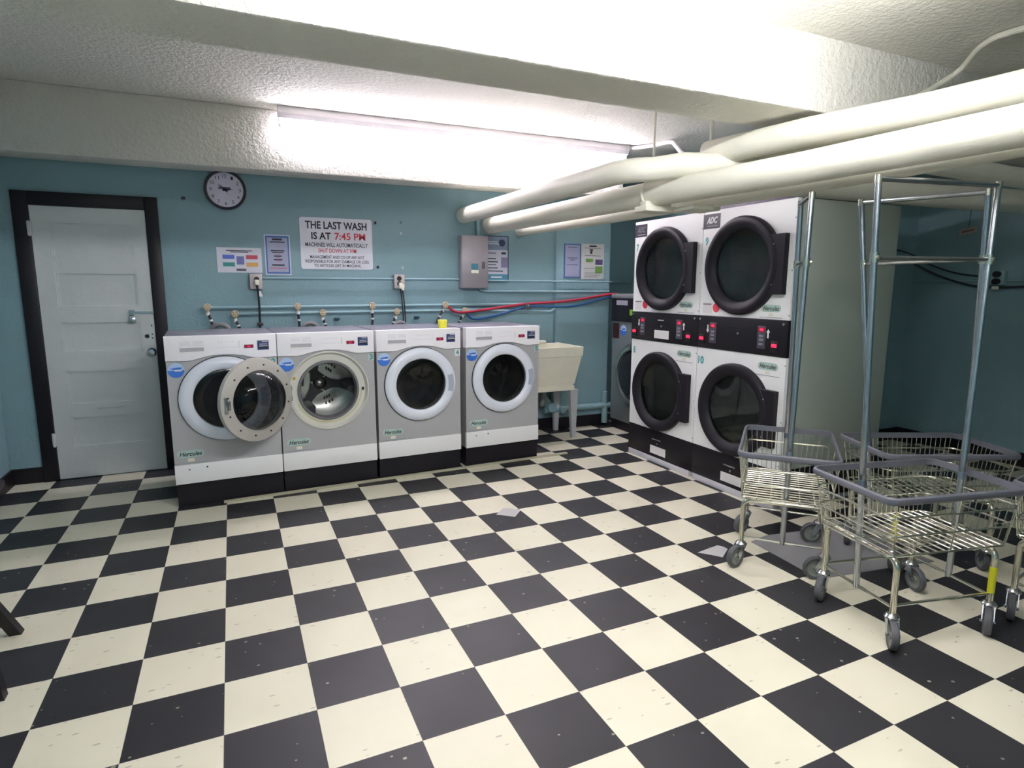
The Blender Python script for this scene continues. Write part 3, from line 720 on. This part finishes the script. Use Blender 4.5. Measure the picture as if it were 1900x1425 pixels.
for i, (x, r) in enumerate(((.02, .072), (.73, .066), (1.53, .055))):
    t = MB()
    pts_ = arc((x, 2.86, 1.13), r, -.3, PI+.3, 18)
    t.tube(pts_, [.019+.003*(k % 2) for k in range(19)], 10)
    tag(t.build('drain_hose', HOSEG), 'grey ribbed drain hose arching behind the ' + names[i], 'hose', 'grey drain hose loops')
for x in (.974, 1.713):
    tag(MB().box(x-.022, x+.022, 2.93, 2.98, 1.218, 1.236, .004).build('wall_clip', M('dark_teal_clip', '2d5566')), 'small dark clip on the wall behind the ' + ('washer with the open door' if x < 1.5 else 'washer with the yellow pot'), 'clip')

# red and blue hoses to the recess
t = thing('long_hose', 'red hose sagging along the wall from the last valve to the recess', 'hose', (0, 0, 0))
MB().tube(smoothpath([(2.0, 2.86, 1.325), (2.05, 2.86, 1.285), (2.15, 2.86, 1.270), (2.45, 2.88, 1.300), (2.85, 2.89, 1.345), (3.3, 2.87, 1.370), (3.84, 2.86, 1.440), (3.95, 2.9, 1.43)], 8), .013, 10).build('hose', HOSER, t)
t = thing('long_hose', 'blue hose sagging below the red hose along the wall to the recess', 'hose', (0, 0, 0))
MB().tube(smoothpath([(2.19, 2.86, 1.26), (2.23, 2.86, 1.215), (2.32, 2.86, 1.205), (2.55, 2.88, 1.245), (2.85, 2.89, 1.320), (3.1, 2.88, 1.315), (3.4, 2.87, 1.322), (3.84, 2.86, 1.415), (3.95, 2.9, 1.40)], 8), .013, 10).build('hose', HOSEBL, t)
mb = MB(); mb.cyl((2.846, 2.98, 1.335), (2.846, 2.875, 1.335), .02, 14); mb.lathe([(.001, -.005), (.028, 0), (.028, .015)], (2.846, 2.86, 1.312), 'y', 16)
tag(mb.build('pipe_hanger', ZINC), 'pale round clamp where the red and blue hoses cross the water pipes', 'clamp')

# outlets with cords
for i, (x, z) in enumerate(((.318, 1.553), (1.548, 1.560))):
    t = thing('wall_outlet', ('grey outlet box with one plug under the coloured notices', 'grey outlet box with two plugs right of the large sign')[i], 'outlet', (x, 2.98, z))
    MB().box(-.05, .05, -.055, 0, -.065, .065, .004).build('box', M('grey_outlet_steel', '9a9498', .5, metal=.3), t)
    MB().box(-.047, .047, -.060, -.055, -.062, .062, .002).build('cover_plate', M('worn_plate', 'b5ada8', .5), t)
    if i == 0:
        MB().cyl((.005, -.060, .02), (.005, -.075, .02), .021).build('socket', BLACK, t)
        mb = MB(); mb.box(-.012, .02, -.105, -.06, -.03, .015, .006); mb.build('plug', CREAM, t)
        cd = thing('power_cord', 'dark power cord hanging from the outlet under the coloured notices', 'cord', (x, 2.9, z))
        mb = MB(); mb.tube(smoothpath([(.005, -.01, -.03), (.012, -.005, -.12), (.012, 0, -.30), (.005, -.01, -.50)], 6), .009, 8); mb.build('cord', HOSEB, cd)
        MB().prism([(.015, -.08), (.03, -.08), (.045, -.125), (.018, -.125)], -.012, -.008).build('paper_tag', PAPER, cd, smooth=0)
        MB().box(-.015, .035, -.025, .01, -.37, -.345, .004).build('clip', HOSEB, cd)
    else:
        MB().cyl((-.003, -.060, .028), (-.003, -.064, .028), .022).build('socket', BLACK, t)
        MB().cyl((-.003, -.060, -.018), (-.003, -.064, -.018), .022).build('socket', BLACK, t)
        for k, (dx, dz) in enumerate(((.0, -.02), (.02, -.035))):
            cd = thing('power_cord', ('dark power cord hanging left under the double plug outlet', 'dark power cord hanging right under the double plug outlet')[k], 'cord', (x+dx, 2.9, z+dz), 0)
            MB().box(-.012, .012, -.02, .018, -.045, .01, .004).build('plug', CREAM, cd)
            MB().tube(smoothpath([(0, 0, -.04), (.012, 0, -.15), (.02, 0, -.30), (.02, -.01, -.46)], 6), .006, 8).build('cord', HOSEB, cd)

# electrical panel
t = thing('electrical_panel', 'grey steel electrical panel on the back wall under the thick pipes', 'electrical panel', (2.145, 2.98, 1.50))
MB().box(0, .275, -.10, 0, 0, .50, .004).build('box', PANELG, t)
d = MB().box(.006, .269, -.108, -.10, .006, .494, .003).build('cover', PANELG, t)
MB().box(.205, .237, -.112, -.107, .19, .255, .002).build('latch', M('dark_latch', '5b585c', .5), d)
MB().box(.095, .165, -.1095, -.108, .175, .235).build('blue_sticker', M('teal_print', '3b7c8c'), d, smooth=0)
MB().box(.095, .17, -.1095, -.108, .145, .175).build('cream_sticker', CREAM, d, smooth=0)
tag(MB().tube([(2.34, 2.95, 2.0), (2.34, 2.95, 2.20)], .016, 10).build('conduit', TEALP), 'short teal conduit rising from the electrical panel to the pipes', 'conduit')

# ------------------------------------------------------------------ clock, signs and posters
t = thing('wall_clock', 'round black rimmed wall clock half tucked under the ceiling beam', 'clock', (.130, 2.98, 2.292))
MB().lathe([(.157, 0), (.157, -.03), (.150, -.04), (.140, -.036), (.136, -.02)], n=64).build('rim', M('plum_black_plastic', '2c2436', .35), t)
face = MB().disc((0, -.018, 0), .139, n=64).build('face', M('pale_lilac_face', 'dcd8ea', .5), t, smooth=0)
for k in range(12):
    a = PI/2 - (k+1)*PI/6
    text(str(k+1), .108*math.cos(a), .108*math.sin(a), .018 if k < 9 else .028, .026, INK, face, 'numeral', y=-.0195, bold=.0)
def hand(a, L_, wd, nm):
    ca, sa = math.sin(a), math.cos(a)
    MB().prism([(-.02*ca-wd*sa, -.02*sa+wd*ca), (L_*ca, L_*sa), (-.02*ca+wd*sa, -.02*sa-wd*ca)], -.023, -.021).build(nm, INK, face, smooth=0)
hand(math.radians(85), .065, .009, 'hour_hand'); hand(math.radians(-50), .075, .008, 'minute_hand'); hand(math.radians(150), .06, .003, 'second_hand')
MB().box(-.05, .04, -.0205, -.019, .005, .022).build('face_print', M('grey_face_print', '5a5870'), face, smooth=0)
tag(MB().box(-.195, -.165, 2.968, 2.98, 2.20, 2.22, .002).build('wall_sensor', M('dark_plum', '3c3448')), 'small dark plate on the wall between the door and the clock', 'plate')

t = thing('wall_sign', 'large white sign about the last wash and closing time', 'sign', (1.006, 2.98, 1.887))
pl = []
for cx_, cz_, a0 in ((.29, .20, 0), (-.29, .20, PI/2), (-.29, -.20, PI), (.29, -.20, 1.5*PI)):
    pl += [(cx_+.022*math.cos(a0+i*PI/8), cz_+.022*math.sin(a0+i*PI/8)) for i in range(5)]
MB().prism(pl, -.006, -.001).build('board', M('sign_white', 'dfe0ea', .4), t, smooth=0)
yy = -.0075
text('THE LAST WASH', 0, .158, .53, .066, INK, t, y=yy, bold=.025)
text('IS AT', -.135, .066, .165, .062, INK, t, y=yy, bold=.025)
text('7:45 PM', .115, .066, .27, .062, REDI, t, y=yy, bold=.018)
text('MACHINES WILL AUTOMATICALLY', 0, -.010, .54, .036, INK, t, y=yy, bold=.012)
text('SHUT DOWN AT 9PM', 0, -.060, .33, .036, REDI, t, y=yy, bold=.012)
text('MANAGEMENT AND CO-OP ARE NOT', 0, -.116, .47, .027, INK, t, y=yy, bold=.012)
text('RESPONSIBLE FOR ANY DAMAGE OR LOSS', 0, -.154, .55, .027, INK, t, y=yy, bold=.012)
text('TO ARTICLES LEFT IN MACHINE.', 0, -.190, .41, .025, INK, t, y=yy, bold=.012)

def bars(parent, rows, mat, y=-.0045, name='fine_print'):
    mb = MB()
    for cx_, cz_, w_, h_ in rows: mb.box(cx_-w_/2, cx_+w_/2, y-.0006, y, cz_-h_/2, cz_+h_/2)
    return mb.build(name, mat, parent, smooth=0)
t = thing('notice', 'white landscape notice with four coloured blocks left of the vertical notice', 'notice', (.204, 2.98, 1.730))
MB().box(-.172, .172, -.004, 0, -.103, .103).build('sheet', M('notice_white', 'd6d6e2', .5), t, smooth=0)
bars(t, [(0, .078, .20, .007), (0, .066, .14, .006)], INK)
bars(t, [(-.085, .026, .09, .034)], M('print_blue', '4a62c4'), name='blue_block'); bars(t, [(.095, .026, .09, .034)], M('print_red', 'c04058'), name='red_block')
bars(t, [(-.085, -.036, .09, .034)], M('print_green', '2a8c88'), name='green_block'); bars(t, [(.095, -.036, .09, .034)], ORANGE, name='tan_block')
bars(t, [(.005, -.002, .058, .068)], M('print_violet', '6a70b0'), name='picture'); bars(t, [(.008, -.080, .075, .020)], M('print_grey', '5e5e66'), name='footer_plate')
t = thing('notice', 'narrow vertical notice with blue border left of the large sign', 'notice', (.506, 2.98, 1.780))
MB().box(-.104, .104, -.004, 0, -.170, .170).build('sheet', M('notice_pale', 'c9d0e4', .5), t, smooth=0)
bars(t, [(0, 0, .188, .318)], M('border_blue', '3f66a8'), y=-.0042, name='border'); bars(t, [(0, 0, .166, .290)], LAVP, y=-.005, name='inner_sheet')
bars(t, [(0, .130, .08, .016), (0, .108, .12, .009), (0, .035, .11, .010), (0, .020, .09, .006), (0, -.01, .06, .010), (0, -.04, .07, .010), (0, -.085, .10, .012)], INK, y=-.0058)
bars(t, [(0, .006, .03, .004), (0, -.022, .03, .004), (0, -.052, .04, .004), (0, -.112, .14, .006)], REDI, y=-.0058)
MB().lathe([(.012, -.0058), (.016, -.0058)], (0, 0, .084), n=20).build('emblem', GREYP, t, smooth=0)
t = thing('poster', 'dark framed poster half hidden behind the grey electrical panel', 'poster', (2.545, 2.98, 1.790))
MB().box(-.133, .133, -.010, 0, -.222, .222).build('frame', M('navy_frame', '2a3350', .4), t, smooth=0)
bars(t, [(0, 0, .245, .425)], M('poster_white', 'c6c9d6', .5), y=-.0105, name='sheet')
bars(t, [(0, .148, .245, .125)], M('poster_grey_blue', '7f90ac'), y=-.0112, name='photo_area'); bars(t, [(0, -.182, .245, .06)], M('poster_teal', '4c8ca4'), y=-.0112, name='footer_band')
bars(t, [(-.05, .055, .09, .008), (-.05, .0, .09, .010), (-.04, -.03, .11, .010), (-.05, -.06, .09, .008), (-.04, -.09, .11, .010), (-.01, -.12, .16, .008), (.078, .055, .05, .020)], INK, y=-.0115)
bars(t, [(.085, -.035, .07, .10)], M('poster_lilac', '8b86a8'), y=-.0115, name='picture'); bars(t, [(0, -.180, .12, .014), (-.04, .165, .10, .008), (-.03, .145, .12, .008)], PAPER, y=-.0122)
MB().lathe([(.001, -.0122), (.035, -.0122)], (.06, 0, .155), n=24).build('drum_picture', M('dark_blue_print', '38435e'), t, smooth=0)
t = thing('notice', 'blue bordered grey notice, left of the pair near the recess', 'notice', (3.392, 2.93, 1.785))
MB().box(-.100, .100, -.004, 0, -.175, .175).build('sheet', M('border_blue2', '4a66a0'), t, smooth=0)
bars(t, [(0, 0, .176, .325)], M('notice_grey', '9a9db8', .5), name='inner_sheet'); bars(t, [(0, .14, .11, .008), (0, .03, .12, .008), (0, .010, .06, .008), (0, -.04, .13, .006)], M('faded_ink', '5a5a78'), y=-.0052)
t = thing('notice', 'white notice with green and purple blocks, right of the pair near the recess', 'notice', (3.640, 2.93, 1.782))
MB().box(-.140, .140, -.004, 0, -.184, .184).build('sheet', M('notice_cream', 'c8c8c6', .5), t, smooth=0)
bars(t, [(0, .160, .09, .014), (0, .140, .20, .004), (-.02, .12, .04, .014), (-.02, .095, .025, .03), (0, .06, .20, .004), (-.04, -.07, .13, .004), (0, -.12, .2, .003), (0, -.14, .2, .003), (-.02, -.16, .16, .003)], INK)
bars(t, [(-.04, .012, .09, .034), (.078, -.085, .09, .070)], M('print_leaf', '6c9a4c'), name='green_block'); bars(t, [(.078, -.005, .09, .056)], M('print_purple', '5a4878'), name='purple_block')
mb = MB(); mb.cyl((.08, -.0046, .010), (.10, -.0046, .010), .001, 4); mb.build('print_line', PAPER, t)
for x, z, lb, mt in ((1.352, 2.085, 'dark', INK), (1.362, 1.69, 'dark', INK), (1.59, 2.10, 'grey', M('grey_plug', '6e7f88')), (1.587, 2.0, 'white', M('white_filler', 'c2c8cc')), (1.594, 1.687, 'pale', M('white_filler', 'c2c8cc'))):
    pos = {(1.352, 2.085): 'at the upper right corner of the large sign', (1.362, 1.69): 'at the lower right corner of the large sign', (1.59, 2.10): 'topmost right of the large sign', (1.587, 2.0): 'midway up right of the large sign', (1.594, 1.687): 'just above the double plug outlet'}[(x, z)]
    tag(MB().box(x-.010, x+.010, 2.974, 2.98, z-.012, z+.012, .002).build('wall_plug', mt), 'tiny ' + lb + ' wall plug ' + pos, 'wall plug')

# ------------------------------------------------------------------ things on the right wall
t = thing('wall_outlet', 'outlet box with two black plugs on the dark right wall', 'outlet', (6.2, .42, 1.60), -PI/2)
MB().box(-.10, .08, -.05, 0, -.06, .06, .004).build('box', TEALP, t)
for dz in (.032, -.03): MB().cyl((.03, -.05, dz), (.03, -.09, dz), .026).build('plug', BLACK, t)
MB().box(.0, .05, -.07, -.05, -.10, -.07, .003).build('cord_end', CREAM, t)
tag(MB().tube([(6.185, -3.0, 1.575), (6.185, 1.135, 1.575)], .008, 8).build('conduit', TEALP), 'thin teal conduit across the dark right wall', 'conduit')
tag(MB().tube(smoothpath([(5.3, 1.13, 1.86), (5.97, 1.13, 1.79), (6.17, .90, 1.63), (6.17, .62, 1.54), (6.17, .40, 1.52), (6.17, .1, 1.53)], 6), .010, 8).build('cable', M('dark_cable', '1f2c34', .6)), 'dark cable sagging round the corner of the right wall below the outlet', 'cable')
tag(MB().tube(smoothpath([(5.2, 1.13, 1.90), (5.97, 1.13, 1.86), (6.17, .95, 1.72), (6.17, .70, 1.64), (6.17, .45, 1.61)], 6), .007, 8).build('cable', M('dark_cable', '1f2c34', .6)), 'dark cable sagging into the outlet on the right wall', 'cable')
t = thing('shutoff_valve', 'rusty brown valve hanging near the right wall under the pale pipe', 'valve', (6.10, .70, 2.26))
mb = MB(); mb.box(-.045, .045, -.045, .045, .0, .11, .01); mb.cyl((0, 0, .10), (0, 0, .64), .02); mb.box(-.03, .03, -.08, .06, .10, .13, .006); mb.cyl((0, 0, 0), (0, 0, -.05), .02); mb.build('body', RUST, t)
t = thing('hanging_tag', 'small pale tag hanging tilted on the dark right wall', 'tag', (6.185, .69, 2.02), -PI/2)
tg = MB().box(-.075, .075, -.004, 0, -.028, .028).build('plate', M('pinkish_tag', 'b4a49c', .6), t, smooth=0); tg.rotation_euler = (0, math.radians(-10), 0)
tx = MB().box(-.05, .05, -.0055, -.004, -.008, .008).build('faded_print', M('tag_print', '7c7068'), t, smooth=0); tx.rotation_euler = (0, math.radians(-10), 0)
MB().tube([(0, 0, .03), (.01, 0, .22)], .002, 6).build('string', M('dark_cable', '1f2c34', .6), t)

# ------------------------------------------------------------------ wire laundry carts
def make_caster():
    cs = bpy.data.objects.new('caster', None)
    return cs
def make_cart(loc, rotz, label, swivel, rack=None, tape=None, extra=None):
    t = thing('wire_laundry_cart', label, 'laundry cart', loc, rotz, 'wire laundry carts clustered in front of the dryers')
    lx, ly = .255, .205
    zb, zr = .400, .650
    bx, by, rx, ry = .315, .212, .350, .236
    # leg frames: an inverted U at each short end
    for s_ in (-1, 1):
        X = s_*lx
        pts_ = [(X, -ly, .135), (X, -ly, .33)] + [(X, v.y, v.z) for v in arc((X, -ly+.045, .335), .045, PI, PI/2, 5, (0, 1, 0), (0, 0, 1))] + \
               [(X, v.y, v.z) for v in arc((X, ly-.045, .335), .045, PI/2, 0, 5, (0, 1, 0), (0, 0, 1))] + [(X, ly, .33), (X, ly, .135)]
        MB().tube(pts_, .0135, 12).build('leg_frame', CHROME, t)
        MB().tube([(X, -ly, .165), (X, ly, .165)], .007, 8).build('stretcher', CHROME, t)
    for s_ in (-1, 1): MB().tube([(-lx, s_*ly, .175), (lx, s_*ly, .175)], .007, 8).build('stretcher', CHROME, t)
    # casters
    for i, (sx, sy) in enumerate(((-1, -1), (1, -1), (1, 1), (-1, 1))):
        c_ = MB(); c_.lathe([(.001, .142), (.012, .142), (.022, .138), (.030, .128), (.030, .120), (.024, .114), (.001, .114)], (0, 0, 0), 'z', 20)
        for q in (-.021, .021):
            c_.prism([(-.026, .125), (.024, .125), (.052, .068), (.042, .050), (.030, .054)], q-.0018, q+.0018, 'xz')
        c_.box(-.026, .024, -.021, .021, .117, .122); c_.cyl((.042, -.028, .060), (.042, .028, .060), .006, 8)
        co = c_.build('caster', ZINC, t); co.location = (sx*lx, sy*ly, 0); co.rotation_euler = (0, 0, swivel[i])
        mb = MB(); mb.lathe([(.044, -.012), (.056, -.015), (.0605, -.009), (.0605, .009), (.056, .015), (.044, .012)], (.042, 0, .0605), 'y', 32); mb.build('tyre', WHEEL, co)
        mb = MB(); mb.lathe([(.001, -.013), (.014, -.013), (.016, -.007), (.038, -.007), (.045, -.0115), (.045, .0115), (.038, .007), (.016, .007), (.014, .013), (.001, .013)], (.042, 0, .0605), 'y', 28); mb.build('hub', HUBP, co)
    # basket
    def loop(z, X, Y, r, nm, rr=.05, n=6, mat=CHROME):
        p = []
        for cx_, cy_, a0 in ((X-rr, Y-rr, 0), (-X+rr, Y-rr, PI/2), (-X+rr, -Y+rr, PI), (X-rr, -Y+rr, 1.5*PI)):
            p += [(cx_+rr*math.cos(a0+i*PI/2/n), cy_+rr*math.sin(a0+i*PI/2/n), z) for i in range(n+1)]
        return p
    def at(z):
        f = (z-zb)/(zr-zb); return bx+(rx-bx)*f, by+(ry-by)*f
    bk = MB().tube(loop(zb, bx, by, .005, ''), .0055, 8, closed=True).build('basket', CHROME, t)
    for z in (.49, .575):
        X, Y = at(z); MB().tube(loop(z, X, Y, .004, ''), .0050, 8, closed=True).build('hoop', CHROME, bk)
    mb = MB(); m_ = 24
    for i in range(1, m_):
        f = -1+2*i/m_; mb.tube([(f*bx, by, zb), (f*rx, ry, zr)], .0021, 5)
    mb.build('side_wires', CHROME, bk); mb = MB()
    for i in range(1, 16):
        f = -1+2*i/16; mb.tube([(bx, f*by, zb), (rx, f*ry, zr)], .0021, 5)
    mb.build('end_wires', CHROME, bk); mb = MB()
    mb.tube([(0, -by, zb), (0, -ry, zr)], .003, 6)
    mb.build('middle_wire', CHROME, bk)
    for u, v in ((-1, -1), (-1, 1), (1, -1)):
        MB().tube([(u*(bx-.03), v*by, zb), (u*(rx-.03), v*ry, zr)], .003, 6).build('corner_wire', CHROME, bk)
    mb = MB()
    for i in range(1, 15):
        x_ = -bx+2*bx*i/15; mb.tube([(x_, -by, zb+.002), (x_, by, zb+.002)], .0042, 6)
    for i in range(1, 6):
        y_ = -by+2*by*i/6; mb.tube([(-bx, y_, zb-.003), (bx, y_, zb-.003)], .0030, 6)
    mb.build('bottom_wires', CHROME, bk)
    # bumper rim: flat inside, rounded outside
    mb = MB(); bm = mb.bm
    prof = [(-.004, -.015), (-.004, .015), (.003, .0165), (.010, .011), (.013, 0), (.010, -.011), (.003, -.0165)]
    base = loop(zr, rx, ry, 0, '', rr=.045, n=6); K = len(base); rings = []
    for i in range(K):
        a = Vector(base[i]); tt = (Vector(base[(i+1) % K]) - Vector(base[i-1])); tt.normalize(); nn = Vector((tt.y, -tt.x, 0))
        rings.append([bm.verts.new(a + nn*u + Vector((0, 0, v))) for u, v in prof])
    for i in range(K):
        A, B = rings[i], rings[(i+1) % K]
        for j in range(len(prof)): bm.faces.new((A[j], A[(j+1) % len(prof)], B[(j+1) % len(prof)], B[j]))
    mb.build('bumper_rim', BUMP, t)
    if rack:
        (ax, ay), (bx_, by_), zt1, zt2 = rack     # offsets of the two pole tops in cart space
        rk = thing('garment_rack', None, None); rk.parent = t
        pA, pB = Vector((-lx, 0, .155)), Vector((lx, 0, .155)); tA, tB = Vector((ax, ay, zt1)), Vector((bx_, by_, zt2))
        MB().tube([pA, tA], .014, 12).build('pole', ZINC, rk); MB().tube([pB, tB], .014, 12).build('pole', ZINC, rk)
        MB().tube([tA+Vector((0, 0, -.012)), tB+Vector((0, 0, -.012))], .0125, 12).build('top_bar', ZINC, rk)
        f = (1.64-.155)/(tA.z-.155); mA, mB_ = pA.lerp(tA, f), pB.lerp(tB, f)
        MB().tube([mA, mB_], .010, 10).build('middle_bar', ZINC, rk)
        for m_ in (mA, mB_):
            MB().cyl(m_+Vector((0, 0, -.022)), m_+Vector((0, 0, .022)), .0185, 12).build('clamp', CHROME, rk)
            MB().lathe([(.001, -.028), (.008, -.026), (.009, -.014)], tuple(m_), 'y', 10).build('clamp_screw', CHROME, rk)
        for m_ in (tA, tB): MB().cyl(m_+Vector((0, 0, -.03)), m_+Vector((0, 0, .004)), .0155, 12).build('elbow', CHROME, rk)
        for p0, p1 in ((pA, tA), (pB, tB)):
            q = p0.lerp(p1, (zr-.155)/(p1.z-.155)); MB().cyl(q+Vector((0, 0, -.02)), q+Vector((0, 0, .012)), .0165, 12).build('socket', M('blue_grey_socket', '7c8ca0', .3, metal=.8), rk)
    if tape is not None:
        for tx_, ty_, z0, z1 in tape: MB().cyl((tx_, ty_, z0), (tx_, ty_, z1), .0145, 12).build('yellow_tape', YTAPE, t)
    return t
def incart(c, a, p):
    dx, dy = p[0]-c[0], p[1]-c[1]; return (dx*math.cos(a)+dy*math.sin(a), -dx*math.sin(a)+dy*math.cos(a))
cA, aA = (2.905, -.343), math.radians(41.5)
cB, aB = (2.893, -1.048), math.radians(-12.5)
cC, aC = (3.56, -.685), math.radians(-24)
cD, aD = (3.62, -1.44), math.radians(10)
make_cart((*cA, 0), aA, 'wire laundry cart standing end on beside the stacked dryers, leftmost of the carts', (PI*.6, PI*.6, PI*.82, PI*.82),
          (incart(cA, aA, (2.79, -.468)), incart(cA, aA, (3.0, -.224)), 1.98, 1.98))
make_cart((*cB, 0), aB, 'wire laundry cart nearest the viewer with yellow tape on one front leg', (PI*1.32, PI*1.23, PI*1.45, PI*1.2),
          (incart(cB, aB, (2.63, -.925)), incart(cB, aB, (3.27, -1.045)), 1.98, 1.98), [(.255, -.205, .18, .30)])
make_cart((*cC, 0), aC, 'wire laundry cart farthest back, behind the front cart', (PI*.1, PI*.4, PI*.6, PI*1.3),
          (incart(cC, aC, (3.25, -.40)), incart(cC, aC, (3.60, -.83)), 1.98, 2.0), [(-.255, -.205, .18, .34)])
make_cart((*cD, 0), aD, 'wire laundry cart cut off by the right edge of the view', (PI*1.3, PI*1.3, PI*.1, PI*1.08))

# ------------------------------------------------------------------ things on the floor
tag(MB().prism([(2.87, -.16), (3.02, -.13), (3.62, -.22), (3.60, -.78), (2.83, -.66)], .0, .004, 'xy').build('flat_board', GRBOARD, smooth=0), 'flat grey board lying on the floor under the laundry carts', 'board')
def sheet(pts_, label, h=.008):
    mb = MB(); bm = mb.bm; n = 6; g = []
    A, B, C_, D_ = [Vector((p[0], p[1], 0)) for p in pts_]
    for i in range(n+1):
        row = []
        for j in range(n+1):
            u, v = i/n, j/n; p = A.lerp(B, u).lerp(D_.lerp(C_, u), v)
            row.append(bm.verts.new((p.x, p.y, .002+h*abs(math.sin(2.6*u))*abs(v-.2))))
        g.append(row)
    for i in range(n):
        for j in range(n): bm.faces.new((g[i][j], g[i+1][j], g[i+1][j+1], g[i][j+1]))
    geom = bmesh.ops.solidify(bm, geom=bm.faces[:], thickness=.0006)
    return tag(mb.build('dryer_sheet', PAPER), label, 'dryer sheet')
sheet([(1.643, .875), (1.74, .785), (1.825, .875), (1.735, .972)], 'crumpled white dryer sheet lying alone in the middle of the floor')
sheet([(2.47, -.145), (2.555, -.255), (2.66, -.185), (2.645, -.115)], 'white paper scrap on the floor beside the front wheel of the leftmost cart')

# black stand at the left edge
t = thing('folding_stand', 'black stand leg cut off by the left edge of the view', 'stand', (-.95, .20, 0))
for (a, b) in (((.19, -.26, 0), (.10, -.22, .72)), ((.115, .25, 0), (-.10, .0, .72)), ((-.25, -.26, 0), (-.16, -.22, .72)), ((-.25, .25, 0), (-.16, .0, .72))):
    mb = MB(); A, B = Vector(a), Vector(b); r_ = .022
    for_ = [(-r_, -r_), (r_, -r_), (r_, r_), (-r_, r_)]
    lo = [mb.bm.verts.new(A+Vector((u, v, 0))) for u, v in for_]; hi = [mb.bm.verts.new(B+Vector((u, v, 0))) for u, v in for_]
    for j in range(4): mb.bm.faces.new((lo[j], lo[(j+1) % 4], hi[(j+1) % 4], hi[j]))
    mb.bm.faces.new(lo[::-1]); mb.bm.faces.new(hi)
    mb.build('leg', BLACKG, t, smooth=0)
MB().box(-.25, .20, -.25, .06, .72, .75, .005).build('top', BLACKG, t)
